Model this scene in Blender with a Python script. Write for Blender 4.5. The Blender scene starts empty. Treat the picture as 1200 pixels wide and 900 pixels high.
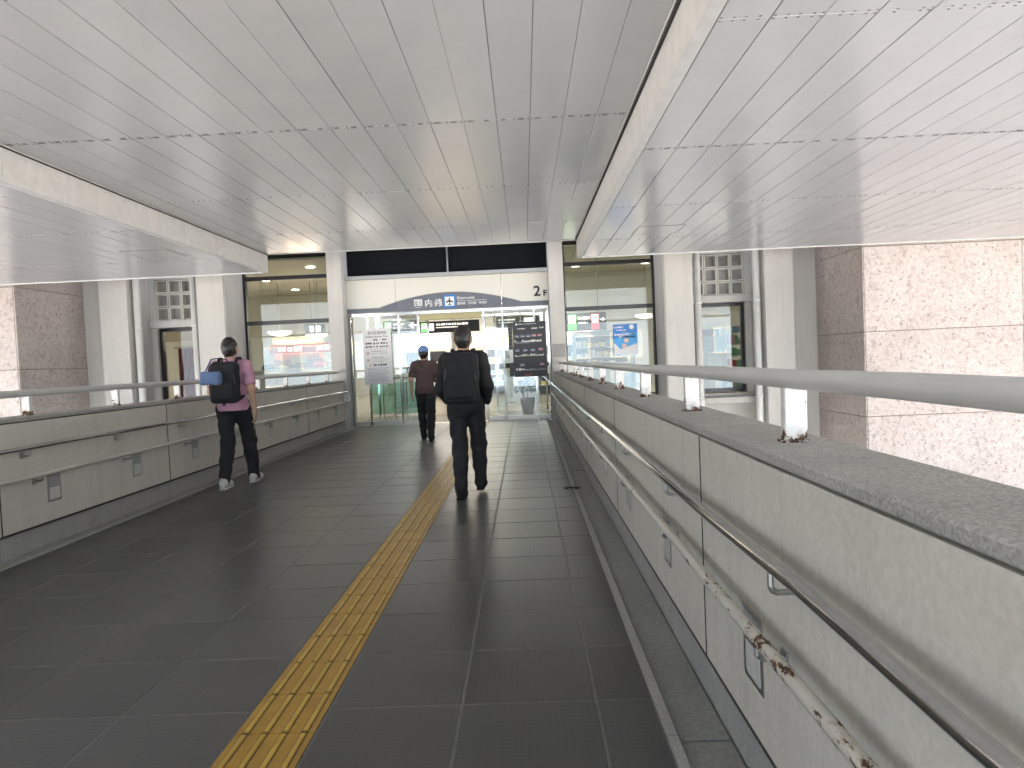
import bpy, bmesh, math, random
import numpy as np
from mathutils import Vector, Matrix
random.seed(7)
R = math.radians
sc = bpy.context.scene
col = sc.collection

# ---------------------------------------------------------------- camera
CAM_H = 1.35
def camera_rotation(vp=(614.0, 422.0), roll=2.5, f=800.0):
    d = np.array([vp[0] - 600, 450 - vp[1], -f]); d /= np.linalg.norm(d)
    r = R(roll)
    u = np.array([-math.sin(r), math.cos(r), 0]); u -= d * (u @ d); u /= np.linalg.norm(u)
    return np.array([np.cross(d, u), d, u])
cam_data = bpy.data.cameras.new('camera')
cam = bpy.data.objects.new('camera', cam_data); col.objects.link(cam)
cam_data.sensor_width = 36; cam_data.lens = 24.0
cam_data.clip_start = 0.05; cam_data.clip_end = 2000
m3 = Matrix([list(map(float, row)) for row in camera_rotation()])
cam.matrix_world = Matrix.Translation((0, 0, CAM_H)) @ m3.to_4x4()
sc.camera = cam

# ---------------------------------------------------------------- light
SUN_EL, SUN_AZ = 55.0, 12.0          # azimuth clockwise from +Y: high above the building, so its front is in shade
w = bpy.data.worlds.new('World'); sc.world = w; w.use_nodes = True
nt = w.node_tree
bg = nt.nodes['Background']; sky = nt.nodes.new('ShaderNodeTexSky')
sky.sky_type = 'NISHITA'; sky.sun_disc = False
sky.sun_elevation = R(SUN_EL); sky.sun_rotation = R(SUN_AZ)
sky.air_density = 0.8; sky.dust_density = 5.0; sky.ozone_density = 1.0
nt.links.new(sky.outputs[0], bg.inputs[0]); bg.inputs[1].default_value = 0.15
sd = bpy.data.lights.new('sun', 'SUN'); sd.energy = 4.5; sd.angle = R(0.5); sd.color = (1, 0.97, 0.93)
sun = bpy.data.objects.new('sun', sd); col.objects.link(sun)
sdir = Vector((math.sin(R(SUN_AZ)) * math.cos(R(SUN_EL)), math.cos(R(SUN_AZ)) * math.cos(R(SUN_EL)), math.sin(R(SUN_EL))))
sun.rotation_euler = sdir.to_track_quat('Z', 'Y').to_euler(); sun.location = (0, 0, 40)
sc.view_settings.view_transform = 'Standard'; sc.view_settings.look = 'None'
sc.view_settings.exposure = 3.05; sc.view_settings.use_white_balance = True; sc.view_settings.white_balance_temperature = 7300; sc.view_settings.gamma = 1; sc.view_settings.use_curve_mapping = False
sc.render.engine = 'CYCLES'
sc.cycles.use_denoising = True; sc.cycles.use_guiding = False
sc.cycles.max_bounces = 10; sc.cycles.diffuse_bounces = 6; sc.cycles.glossy_bounces = 5
sc.cycles.transparent_max_bounces = 16; sc.cycles.sample_clamp_indirect = 6.0
sc.cycles.caustics_reflective = False; sc.cycles.caustics_refractive = False

# ---------------------------------------------------------------- material helpers
MATS = {}
class N:
    """small node builder"""
    def __init__(s, name):
        m = bpy.data.materials.new(name); m.use_nodes = True
        s.m = m; s.t = m.node_tree; s.b = s.t.nodes['Principled BSDF']; s.out = s.t.nodes['Material Output']
        s.geo = s.t.nodes.new('ShaderNodeNewGeometry'); s.pos = s.geo.outputs['Position']
        MATS[name] = m
    def n(s, kind, **kw):
        nd = s.t.nodes.new(kind)
        for k, v in kw.items(): setattr(nd, k, v)
        return nd
    def l(s, a, b): s.t.links.new(a, b)
    def scaled(s, sx, sy, sz):
        v = s.n('ShaderNodeVectorMath', operation='MULTIPLY'); s.l(s.pos, v.inputs[0]); v.inputs[1].default_value = (sx, sy, sz)
        return v.outputs[0]
    def noise(s, scale, detail=4, rough=.55, vec=None, dist=0):
        nd = s.n('ShaderNodeTexNoise'); nd.inputs['Scale'].default_value = scale
        nd.inputs['Detail'].default_value = detail; nd.inputs['Roughness'].default_value = rough; nd.inputs['Distortion'].default_value = dist
        s.l(vec if vec is not None else s.pos, nd.inputs['Vector']); return nd.outputs['Fac']
    def ramp(s, fac, stops):
        r = s.n('ShaderNodeValToRGB'); e = r.color_ramp.elements
        while len(e) < len(stops): e.new(0.5)
        for el, (p, c) in zip(e, stops):
            el.position = p; el.color = (c, c, c, 1) if not hasattr(c, '__len__') else (*c, 1)
        s.l(fac, r.inputs[0]); return r.outputs[0]
    def mix(s, fac, a, b, mode='MIX'):
        x = s.n('ShaderNodeMix', data_type='RGBA', blend_type=mode)
        for v, i in ((fac, 0), (a, 6), (b, 7)):
            if hasattr(v, 'links'): s.l(v, x.inputs[i])
            elif i == 0: x.inputs[0].default_value = v
            else: x.inputs[i].default_value = (*v, 1)
        return x.outputs[2]
    def math(s, op, a, b=0.0, c=None):
        x = s.n('ShaderNodeMath', operation=op)
        for i, v in enumerate((a, b, c)):
            if v is None: continue
            if hasattr(v, 'links'): s.l(v, x.inputs[i])
            else: x.inputs[i].default_value = v
        return x.outputs[0]
    def rnd(s): return s.n('ShaderNodeObjectInfo').outputs['Random']
    def set(s, color=None, rough=None, metal=None, spec=None):
        for v, k in ((color, 'Base Color'), (rough, 'Roughness'), (metal, 'Metallic'), (spec, 'Specular IOR Level')):
            if v is None: continue
            if hasattr(v, 'links'): s.l(v, s.b.inputs[k])
            elif k == 'Base Color': s.b.inputs[k].default_value = (*v, 1)
            else: s.b.inputs[k].default_value = v
        return s
    def bump(s, h, strength=.3, dist=.01, normal=None):
        b = s.n('ShaderNodeBump'); b.inputs['Strength'].default_value = strength; b.inputs['Distance'].default_value = dist
        s.l(h, b.inputs['Height'])
        if normal is not None: s.l(normal, b.inputs['Normal'])
        s.l(b.outputs[0], s.b.inputs['Normal']); return b.outputs[0]
    def axis(s, i):
        x = s.n('ShaderNodeSeparateXYZ'); s.l(s.pos, x.inputs[0]); return x.outputs[i]

def plain(name, c, rough=.5, metal=0.0, var=.06, scale=30, bump=0.0, spec=None):
    n = N(name)
    f = n.noise(scale, 5)
    lo = tuple(x * (1 - var) for x in c); hi = tuple(min(1, x * (1 + var)) for x in c)
    n.set(n.ramp(f, [(.3, lo), (.7, hi)]), rough, metal, spec)
    if bump: n.bump(f, bump, .004)
    return n.m
def emit(name, c, strength):
    n = N(name); n.set(c, .5); n.b.inputs['Emission Color'].default_value = (*c, 1); n.b.inputs['Emission Strength'].default_value = strength
    return n.m

def concrete(name, c, stain=.25, streak=True, bump=.25, rough=.85):
    n = N(name)
    big = n.noise(1.3, 6, .6); fine = n.noise(60, 4)
    base = n.ramp(big, [(.25, tuple(x * (1 - stain) for x in c)), (.75, tuple(x * (1 + stain * .35) for x in c))])
    if streak:
        st = n.noise(1.0, 5, .6, n.scaled(9, 9, .5))
        base = n.mix(.20, base, n.ramp(st, [(.3, tuple(x * .60 for x in c)), (.55, c)]))
        st2 = n.noise(1.0, 6, .65, n.scaled(22, 22, .9))
        base = n.mix(n.ramp(st2, [(.66, 0.0), (.80, .40)]), base, tuple(x * q for x, q in zip(c, (.52, .50, .46))))
    spots = n.noise(9, 6, .7, dist=.6)
    base = n.mix(n.ramp(spots, [(.66, 0.0), (.80, .45)]), base, tuple(x * .45 for x in c))
    base = n.mix(.12, base, n.ramp(fine, [(.3, .15), (.7, .9)]))
    rv = n.math('MULTIPLY_ADD', n.rnd(), .07, .965)
    base = n.mix(1.0, base, n.ramp(rv, [(0, 0.0), (1, 1.0)]), 'MULTIPLY')
    n.set(base, rough); n.bump(n.math('ADD', fine, n.math('MULTIPLY', spots, .6)), bump, .006)
    return n.m

concrete('parapet_concrete', (.64, .605, .525), .13)
concrete('facade_concrete', (.60, .58, .53), .11)
concrete('plinth_stone', (.36, .355, .335), .22, True)
concrete('kerb_concrete', (.34, .335, .31), .2, False)
concrete('gutter_concrete', (.25, .255, .235), .3, False, .3, .6)
concrete('deck_concrete', (.30, .30, .29), .2, False)
concrete('forecourt_concrete', (.44, .445, .45), .15, False)
plain('white_trim', (.58, .58, .56), .45, var=.08, scale=9)
plain('dark_gap', (.03, .03, .03), .8)
plain('gap_grey', (.14, .14, .135), .8)
plain('pale_blue_wall', (.24, .30, .38), .6)
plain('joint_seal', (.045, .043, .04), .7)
plain('mortar', (.26, .22, .17), .9)
plain('clip_dark', (.16, .155, .145), .5, var=.3)
plain('joint_dust', (.155, .153, .147), .7, var=.2, scale=20)
plain('black_frame', (.012, .012, .013), .35)
plain('louver_black', (.008, .009, .010), .9, spec=.15)
plain('steel', (.55, .55, .54), .09, 1.0, .05, 60)
plain('steel_dull', (.45, .45, .43), .38, 1.0, .08, 60)
plain('fascia_white', (.74, .72, .64), .45, var=.03)
plain('band_grey', (.15, .165, .195), .5, var=.04)
plain('sign_white', (.82, .82, .80), .5, var=.02)
plain('sign_blue', (.02, .21, .58), .4, var=.02)
plain('sign_black', (.014, .014, .016), .4)
plain('sign_dark', (.035, .035, .04), .45)
plain('letter_black', (.02, .02, .022), .5)
plain('letter_grey', (.25, .25, .25), .6)
plain('print_red', (.55, .05, .06), .5); plain('print_pink', (.5, .2, .22), .5)
plain('print_slate', (.16, .18, .24), .5); plain('print_green', (.45, .52, .28), .5)
plain('print_orange', (.7, .4, .05), .5)
plain('sky_blue', (.04, .38, .75), .4); plain('skin_tone_print', (.75, .5, .42), .5)
plain('pipe_white', (.66, .655, .62), .35, var=.05, scale=5)
plain('granite_top', (.32, .31, .285), .8, var=.0)
plain('interior_beige', (.68, .66, .57), .5, var=.03)
plain('interior_white', (.72, .72, .70), .5, var=.03)
plain('interior_floor', (.42, .38, .32), .18, var=.08, scale=4)
plain('curtain_red', (.36, .03, .04), .8)
plain('shop_orange', (.62, .22, .03), .5); plain('shop_red', (.60, .04, .02), .5)
plain('shelf_blue', (.30, .42, .55), .4); plain('counter_pale', (.62, .68, .74), .4)
plain('brown_wood', (.25, .13, .05), .5); plain('khaki', (.5, .45, .25), .6)
plain('teal_dark', (.02, .06, .045), .4)
plain('leaf_green', (.035, .10, .025), .5); plain('leaf_light', (.09, .17, .04), .5)
plain('pot_grey', (.25, .24, .22), .6)
for i, c in enumerate([(.7, .12, .1), (.75, .6, .1), (.1, .35, .6), (.12, .45, .3), (.8, .75, .7), (.75, .35, .45), (.3, .65, .6)]):
    plain('pack_%d' % i, c, .45)
emit('lit_green', (.10, .62, .08), .16); emit('lit_red', (.70, .04, .07), .12); emit('lit_white', (1, .98, .94), .26); emit('lit_yellow', (1, .86, .48), .3)
emit('lamp_warm', (1, .95, .86), 3.6); emit('lamp_white', (.98, .98, 1), 4.4)
plain('lens_pale', (.62, .62, .58), .25, var=.1)  # pale own colour of the wall light lenses, not emissive

# granite cap with salt-and-pepper speckle
n = N('granite_cap')
v = n.n('ShaderNodeTexVoronoi'); v.inputs['Scale'].default_value = 170; n.l(n.pos, v.inputs['Vector'])
sp = n.ramp(v.outputs['Color'], [(.2, (.30, .29, .265)), (.5, (.41, .395, .36)), (.8, (.52, .50, .46))])
sp = n.mix(.35, sp, n.ramp(n.noise(3, 5), [(.3, (.18, .18, .165)), (.7, (.40, .39, .36))]))
n.set(sp, .8); n.bump(n.noise(140, 5), .25, .003)

# ceiling panels: coated sheet metal, oil-canned
n = N('ceiling_panel')
rv = n.math('MULTIPLY_ADD', n.rnd(), .06, .94)
dirt = n.noise(2.2, 6, .65)
b0 = n.ramp(dirt, [(.3, (.505, .52, .525)), (.7, (.54, .55, .55))])
b0 = n.mix(1.0, b0, n.ramp(rv, [(0, 0.0), (1, 1.0)]), 'MULTIPLY')
smear = n.noise(3.0, 5, .6, n.scaled(1.0, .25, 1), dist=.5)
b0 = n.mix(n.ramp(smear, [(.66, 0.0), (.85, .22)]), b0, (.33, .33, .31))
spot = n.noise(1.5, 7, .72, dist=.3); b0 = n.mix(n.ramp(spot, [(.63, 0.0), (.80, .35)]), b0, (.36, .32, .26))
n.set(b0, .15)
n.b.inputs['Specular IOR Level'].default_value = .5
wob = n.noise(1.0, 2, .5, n.scaled(3.0, .8, 1)); n.bump(wob, .12, .03)

# limestone slabs with worm-shaped pits
n = N('limestone')
big = n.noise(2.0, 5, .6); mid = n.noise(14, 4)
rv = n.rnd()
basec = n.ramp(big, [(.3, (.535, .455, .415)), (.5, (.58, .51, .47)), (.7, (.63, .57, .535))])
br = n.n('ShaderNodeTexBrick'); br.offset = .43; br.inputs['Scale'].default_value = 1.0
br.inputs['Brick Width'].default_value = .78; br.inputs['Row Height'].default_value = .543; br.inputs['Mortar Size'].default_value = .002
br.inputs['Color1'].default_value = (.60, .60, .60, 1); br.inputs['Color2'].default_value = (1, 1, 1, 1); br.inputs['Mortar'].default_value = (.72, .72, .72, 1)
cx = n.n('ShaderNodeCombineXYZ'); sx = n.n('ShaderNodeSeparateXYZ'); n.l(n.pos, sx.inputs[0])
n.l(n.math('ADD', sx.outputs[0], sx.outputs[1]), cx.inputs[0]); n.l(n.math('ADD', sx.outputs[2], 10.042), cx.inputs[1])
n.l(cx.outputs[0], br.inputs['Vector'])
basec = n.mix(.22, basec, br.outputs['Color'], 'MULTIPLY')
basec = n.mix(.35, basec, n.ramp(mid, [(.3, (.50, .40, .355)), (.7, (.78, .71, .67))]))
wv = n.noise(7.5, 2, .5, dist=2.4)
line = n.math('ABSOLUTE', n.math('SUBTRACT', wv, .5))
line = n.ramp(line, [(.014, 1.0), (.030, 0.0)])
mask = n.ramp(n.noise(11, 2, .5), [(.52, 0.0), (.56, 1.0)])
pit = n.math('MULTIPLY', line, mask)
wv2 = n.noise(16, 2, .6, dist=2.4); l2 = n.ramp(n.math('ABSOLUTE', n.math('SUBTRACT', wv2, .47)), [(.006, 1.0), (.02, 0.0)])
pit2 = n.math('MULTIPLY', l2, n.ramp(n.noise(24, 2), [(.55, 0.0), (.60, 1.0)]))
pits = n.math('MAXIMUM', pit, pit2)
basec = n.mix(1.0, basec, n.ramp(n.math('MULTIPLY_ADD', rv, .16, .84), [(0, 0.0), (1, 1.0)]), 'MULTIPLY')
n.set(n.mix(n.math('MULTIPLY', pits, .72), basec, (.17, .105, .075)), .8)
n.bump(n.math('SUBTRACT', n.math('MULTIPLY', n.noise(50, 4), .3), pits), .5, .01)

# rubber floor tile with fine ribbing
n = N('rubber_tile')
X, Y = n.axis(0), n.axis(1)
gx = n.math('PINGPONG', X, .0125); gy = n.math('PINGPONG', Y, .0125)
hx = n.math('GREATER_THAN', gx, .004); hy = n.math('GREATER_THAN', gy, .004)
stud = n.math('MULTIPLY', hx, hy)
wear = n.noise(.9, 5, .6); fine = n.noise(80, 3)
c = n.ramp(wear, [(.3, (.050, .0525, .056)), (.7, (.064, .0655, .067))])
c = n.mix(n.math('MULTIPLY', n.math('SUBTRACT', 1.0, stud), .35), c, (.10, .098, .09))
scuff = n.noise(6, 6, .7, dist=.4)
c = n.mix(n.ramp(scuff, [(.5, 0.0), (.9, .15)]), c, (.11, .107, .10))
c = n.mix(1.0, c, n.ramp(n.math('MULTIPLY_ADD', n.rnd(), .24, .78), [(0, 0.0), (1, 1.0)]), 'MULTIPLY')
vg = n.n('ShaderNodeTexVoronoi'); vg.inputs['Scale'].default_value = 2.6; vg.inputs['Randomness'].default_value = 1; n.l(n.pos, vg.inputs['Vector'])
gum = n.math('MULTIPLY', n.math('LESS_THAN', n.math('ADD', vg.outputs['Distance'], n.math('MULTIPLY', n.noise(40, 3), .05)), .062), n.math('LESS_THAN', n.axis(2), 1))
c = n.mix(n.math('MULTIPLY', gum, .55), c, (.020, .020, .020))
lane = n.noise(1.0, 4, .6, n.scaled(1.6, .18, 1)); c = n.mix(n.ramp(lane, [(.48, 0.0), (.72, .30)]), c, (.10, .098, .092))
n.set(c, .32)
n.b.inputs['Specular IOR Level'].default_value = .5
n.bump(n.math('MULTIPLY_ADD', fine, .25, stud), .30, .0018)

# worn yellow tactile tile
n = N('tactile_yellow')
f = n.noise(7, 6, .65); g = n.noise(60, 4)
c = n.ramp(f, [(.3, (.32, .175, .020)), (.7, (.44, .255, .030))])
c = n.mix(n.ramp(g, [(.62, 0.0), (.74, .5)]), c, (.12, .085, .03))
c = n.mix(n.ramp(n.noise(1.7, 4), [(.5, 0.0), (.8, .35)]), c, (.20, .13, .03))
tc = n.n('ShaderNodeTexCoord'); ox = n.n('ShaderNodeSeparateXYZ'); n.l(tc.outputs['Object'], ox.inputs[0])
bx_ = n.math('SUBTRACT', n.math('PINGPONG', n.math('ADD', ox.outputs[0], 10 * .0745), .03725), 0.0)      # 0 on the centre line between bars, .03725 under a bar
side = n.math('MULTIPLY', n.math('GREATER_THAN', bx_, .0216), n.math('LESS_THAN', n.math('ABSOLUTE', ox.outputs[0]), .13))
endm = n.math('LESS_THAN', n.math('ABSOLUTE', n.math('SUBTRACT', n.math('ABSOLUTE', ox.outputs[1]), .146)), .009)
seam = n.math('GREATER_THAN', n.math('ABSOLUTE', ox.outputs[0]), .1475)
grime = n.math('MAXIMUM', n.math('MULTIPLY', side, n.math('LESS_THAN', n.math('ABSOLUTE', ox.outputs[1]), .149)), seam)
c = n.mix(n.math('MULTIPLY', grime, n.ramp(n.noise(30, 4), [(.25, .55), (.6, .9)])), c, (.055, .036, .014))   # dirt packed round the bars
n.set(c, .45); n.bump(g, .2, .003)
n = N('tactile_bar')
f = n.noise(9, 5)
n.set(n.ramp(f, [(.3, (.42, .25, .032)), (.7, (.56, .36, .06))]), .4)

# flaking white paint with rust
def rusty(name, paint, lowz=None, amount=.62, yl=None):
    n = N(name)
    a = n.noise(20, 6, .65, dist=.5)
    if yl:    # heavier wear where hands and rain reach, along the near length
        a = n.noise(1.0, 6, .68, n.scaled(20, 7, 20), dist=.4)
        reach = n.n('ShaderNodeMapRange'); n.l(n.axis(1), reach.inputs[0])
        reach.inputs[1].default_value = yl[0]; reach.inputs[2].default_value = yl[1]; reach.inputs[3].default_value = .07; reach.inputs[4].default_value = -.10
        a = n.math('ADD', a, reach.outputs[0])
    if lowz is not None:
        mr = n.n('ShaderNodeMapRange'); n.l(n.axis(2), mr.inputs[0])
        mr.inputs[1].default_value = lowz; mr.inputs[2].default_value = lowz + .07; mr.inputs[3].default_value = .22; mr.inputs[4].default_value = 0
        a = n.math('ADD', a, mr.outputs[0])
    k = n.ramp(a, [(amount, 0.0), (amount + .03, 1.0)])
    rust = n.ramp(n.noise(55, 5), [(.32, (.035, .018, .010)), (.55, (.10, .048, .022)), (.75, (.22, .125, .065))])
    a = n.math('ADD', a, n.math('MULTIPLY', n.math('SUBTRACT', n.noise(110, 4, .7), .5), .16))
    k = n.ramp(a, [(amount, 0.0), (amount + .03, 1.0)]); halo = n.ramp(a, [(amount - .06, 0.0), (amount, .45)])
    pc = n.ramp(n.noise(6, 5), [(.3, tuple(x * .88 for x in paint)), (.7, paint)])
    pc = n.mix(halo, pc, (.42, .33, .23))
    n.set(n.mix(k, pc, rust), n.mix(k, (.35,) * 3, (.85,) * 3)); n.bump(n.math('SUBTRACT', n.noise(50, 3), k), .3, .003)
rusty('post_paint', (.72, .71, .68), 1.075, .63)
rusty('rail_paint', (.58, .555, .49), None, .63, (1.2, 7.0))
n = N('top_rail_paint')
n.set(n.ramp(n.noise(1, 5, .6, n.scaled(30, 2.5, 30)), [(.3, (.50, .50, .485)), (.7, (.58, .575, .56))]), .38)
# glass: clear panes with the strong reflection of double glazing
def glass(name, ior, tint):
    m = bpy.data.materials.new(name); m.use_nodes = True; MATS[name] = m
    t = m.node_tree; t.nodes.clear()
    o = t.nodes.new('ShaderNodeOutputMaterial'); mx = t.nodes.new('ShaderNodeMixShader')
    tr = t.nodes.new('ShaderNodeBsdfTransparent'); gl = t.nodes.new('ShaderNodeBsdfGlossy'); fr = t.nodes.new('ShaderNodeFresnel')
    tr.inputs[0].default_value = (*tint, 1); gl.inputs['Roughness'].default_value = .0; fr.inputs[0].default_value = ior
    geo = t.nodes.new('ShaderNodeNewGeometry'); nz = t.nodes.new('ShaderNodeTexNoise'); nz.inputs['Scale'].default_value = .9; nz.inputs['Detail'].default_value = 1
    bp = t.nodes.new('ShaderNodeBump'); bp.inputs['Strength'].default_value = .05; bp.inputs['Distance'].default_value = .02
    t.links.new(geo.outputs['Position'], nz.inputs['Vector']); t.links.new(nz.outputs['Fac'], bp.inputs['Height'])
    t.links.new(bp.outputs[0], gl.inputs['Normal'])
    t.links.new(fr.outputs[0], mx.inputs[0]); t.links.new(tr.outputs[0], mx.inputs[1]); t.links.new(gl.outputs[0], mx.inputs[2])
    t.links.new(mx.outputs[0], o.inputs[0]); return m
glass('window_glass', 1.75, (.86, .90, .87)); glass('door_glass_clear', 1.45, (.92, .94, .93)); glass('door_glass', 1.85, (.92, .95, .94)); glass('green_glass', 1.5, (.62, .82, .76))

# ---------------------------------------------------------------- mesh helpers
WORLD = {}
def link(name, mesh, mat, parent=None, loc=(0, 0, 0), rot=None):
    o = bpy.data.objects.new(name, mesh); col.objects.link(o)
    if mesh is not None and mat and not mesh.materials: mesh.materials.append(MATS[mat])
    loc = Vector(loc); WORLD[o.name] = loc
    if parent is not None:
        o.parent = parent; o.location = loc - WORLD[parent.name]
    else: o.location = loc
    if rot: o.rotation_euler = rot
    return o
def tag(o, label=None, cat=None, group=None, kind=None):
    if label: o['label'] = label
    if cat: o['category'] = cat
    if group: o['group'] = group
    if kind: o['kind'] = kind
    return o
def thing(name, label, cat, loc=(0, 0, 0), group=None):
    return tag(link(name, None, None, None, loc), label, cat, group)
def struct(name, loc=(0, 0, 0)):
    return tag(link(name, None, None, None, loc), kind='structure')

def finish(bm, name, smooth=False):
    bmesh.ops.recalc_face_normals(bm, faces=bm.faces)
    me = bpy.data.meshes.new(name); bm.to_mesh(me); bm.free()
    if smooth:
        for p in me.polygons: p.use_smooth = True
    return me
def add_box(bm, x0, x1, y0, y1, z0, z1, bev=0.0):
    r = bmesh.ops.create_cube(bm, size=1)
    vs = r['verts']
    for v in vs:
        v.co = Vector(((x0 + x1) / 2 + v.co.x * (x1 - x0), (y0 + y1) / 2 + v.co.y * (y1 - y0), (z0 + z1) / 2 + v.co.z * (z1 - z0)))
    if bev:
        es = list({e for v in vs for e in v.link_edges})
        bmesh.ops.bevel(bm, geom=es, offset=bev, segments=1, affect='EDGES', profile=.5)
def box(name, x0, x1, y0, y1, z0, z1, mat, parent=None, bev=0.0):
    """one box as one mesh object; origin at its centre base"""
    bm = bmesh.new(); cx, cy = (x0 + x1) / 2, (y0 + y1) / 2
    add_box(bm, x0 - cx, x1 - cx, y0 - cy, y1 - cy, 0, z1 - z0, bev)
    return link(name, finish(bm, name), mat, parent, (cx, cy, z0))
def boxes(name, lst, mat, parent=None, bev=0.0, loc=None):
    """several boxes of one piece joined into one mesh"""
    o = Vector(loc) if loc else Vector(((lst[0][0] + lst[0][1]) / 2, lst[0][2], lst[0][4]))
    bm = bmesh.new()
    for b in lst: add_box(bm, b[0] - o.x, b[1] - o.x, b[2] - o.y, b[3] - o.y, b[4] - o.z, b[5] - o.z, bev)
    return link(name, finish(bm, name), mat, parent, o)
def sweep(bm, pts, r, seg=10, cap=True):
    pts = [Vector(p) for p in pts]; rings = []
    rs = r if hasattr(r, '__len__') else [r] * len(pts)
    up = Vector((0, 0, 1))
    for i, p in enumerate(pts):
        t = (pts[min(i + 1, len(pts) - 1)] - pts[max(i - 1, 0)]).normalized()
        a = t.cross(up)
        if a.length < 1e-3: a = t.cross(Vector((1, 0, 0)))
        a.normalize(); b = a.cross(t).normalized()
        rings.append([bm.verts.new(p + (a * math.cos(2 * math.pi * k / seg) + b * math.sin(2 * math.pi * k / seg)) * rs[i]) for k in range(seg)])
    for i in range(len(rings) - 1):
        for k in range(seg):
            bm.faces.new((rings[i][k], rings[i][(k + 1) % seg], rings[i + 1][(k + 1) % seg], rings[i + 1][k]))
    if cap:
        bm.faces.new(rings[0][::-1]); bm.faces.new(rings[-1])
def tube(name, pts, r, mat, parent=None, seg=10):
    o = Vector(pts[0]); bm = bmesh.new(); sweep(bm, [Vector(p) - o for p in pts], r, seg)
    me = finish(bm, name, True)
    return link(name, me, mat, parent, o)
def poly(name, pts2, y0, y1, mat, parent=None, loc=None):
    """polygon in the XZ plane given thickness in Y"""
    o = Vector(loc) if loc else Vector((sum(p[0] for p in pts2) / len(pts2), y0, min(p[1] for p in pts2)))
    bm = bmesh.new()
    a = [bm.verts.new((p[0] - o.x, y0 - o.y, p[1] - o.z)) for p in pts2]; b = [bm.verts.new((p[0] - o.x, y1 - o.y, p[1] - o.z)) for p in pts2]
    bm.faces.new(a); bm.faces.new(b[::-1])
    for i in range(len(a)): bm.faces.new((a[i], b[i], b[(i + 1) % len(a)], a[(i + 1) % len(a)]))
    return link(name, finish(bm, name), mat, parent, o)
def text(name, s, x0, z0, height, y, mat, parent, width=None, depth=.004, bold=0.0):
    """lettering facing -Y, x0 = left edge, z0 = baseline, height = cap height"""
    c = bpy.data.curves.new('t', 'FONT'); c.body = s; c.size = 1; c.extrude = 0; c.offset = bold; c.resolution_u = 3
    t = bpy.data.objects.new('t', c); col.objects.link(t); bpy.context.view_layer.update()
    me = bpy.data.meshes.new_from_object(t.evaluated_get(bpy.context.evaluated_depsgraph_get()))
    bpy.data.objects.remove(t); bpy.data.curves.remove(c)
    xs = [v.co.x for v in me.vertices]; ys = [v.co.y for v in me.vertices]
    mx, Mx, my, My = min(xs), max(xs), min(ys), max(ys)
    k = height / (My - my); kx = width / (Mx - mx) if width else k
    for v in me.vertices: v.co = Vector(((v.co.x - mx) * kx, 0, (v.co.y - my) * k))
    bm = bmesh.new(); bm.from_mesh(me); bpy.data.meshes.remove(me)
    r = bmesh.ops.extrude_face_region(bm, geom=bm.faces[:])
    for v in r['geom']:
        if isinstance(v, bmesh.types.BMVert): v.co.y += depth
    return link(name, finish(bm, name), mat, parent, (x0, y - depth, z0))

# ================================================================ SETTING
GROUND = -5.0
bm = bmesh.new(); add_box(bm, -600, 600, -600, 600, -.5, 0)
tag(link('ground', finish(bm, 'ground'), 'forecourt_concrete', None, (0, 0, GROUND)), kind='structure')

XL, XR = -4.05, .66           # faces of the parapets
FY = 15.6                     # facade plane
CX = -3.36                    # mirror: x -> CX - x
TOPZ = 1.07

# --- walkway floor
floor = struct('walkway_floor', (-1.7, 6, -.45))
box('deck', XL - .27, XR + .26, -4.0, FY + .3, -.45, -.06, 'deck_concrete', floor)
box('tile_bed', -3.83, .445, -4.0, 15.42, -.06, -.0015, 'joint_dust', floor)
def shared_tile(wx, wy, h=.009):
    bm = bmesh.new(); add_box(bm, -wx / 2, wx / 2, -wy / 2, wy / 2, -.012, 0, .0025); return finish(bm, 'tile')
SL, SR = -1.14, -.835         # tactile strip
xs_l = [SL - .53 * k for k in range(6)]; xs_l[-1] = -3.83 if xs_l[-1] < -3.7 else xs_l[-1]
xs_r = [SR, SR + .53, SR + 1.06, .445]
ys = [1.65 + .5 * k for k in range(27)] + [15.42]
cols_ = [(b, a) for a, b in zip(xs_l, xs_l[1:])] + list(zip(xs_r, xs_r[1:]))
if xs_l[-1] > -3.82: cols_.append((-3.83, xs_l[-1]))
cache = {}
for (a, b) in cols_:
    for y0, y1 in zip(ys, ys[1:]):
        key = (round(b - a, 3), round(y1 - y0, 3))
        if key not in cache: cache[key] = shared_tile(key[0] - .009, key[1] - .009)
        link('tile', cache[key], 'rubber_tile', floor, ((a + b) / 2, (y0 + y1) / 2, random.uniform(-.0006, .0006)),
             (random.gauss(0, .0006), random.gauss(0, .0006), 0))
box('rear_tiles', -3.83, .445, -4.0, 1.65, -.012, 0, 'rubber_tile', floor)
# door threshold
boxes('threshold', [(-3.9, .60, 15.42, 15.50, -.05, .004), (-3.9, .60, 15.505, 15.58, -.05, .004), (-3.9, .6, 15.585, 15.72, -.05, .003)], 'steel_dull', floor)

# --- tactile paving strip
strip = struct('tactile_paving', ((SL + SR) / 2, 2, 0))
bm = bmesh.new(); add_box(bm, -.1515, .1515, -.1485, .1485, -.012, .0016, .001); tmesh = finish(bm, 'tile')
bm = bmesh.new(); add_box(bm, -.0105, .0105, -.1415, .1415, 0, .0058, .0028); bmesh_bar = finish(bm, 'bar')
k = 0; y = .53
while y < 15.3:
    t = link('tile', tmesh, 'tactile_yellow', strip, ((SL + SR) / 2, y, random.uniform(0, .0006)))
    for j in range(4):
        link('bar', bmesh_bar, 'tactile_bar', t, ((SL + SR) / 2 + (j - 1.5) * .0745, y, .0016))
    y += .3

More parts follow.
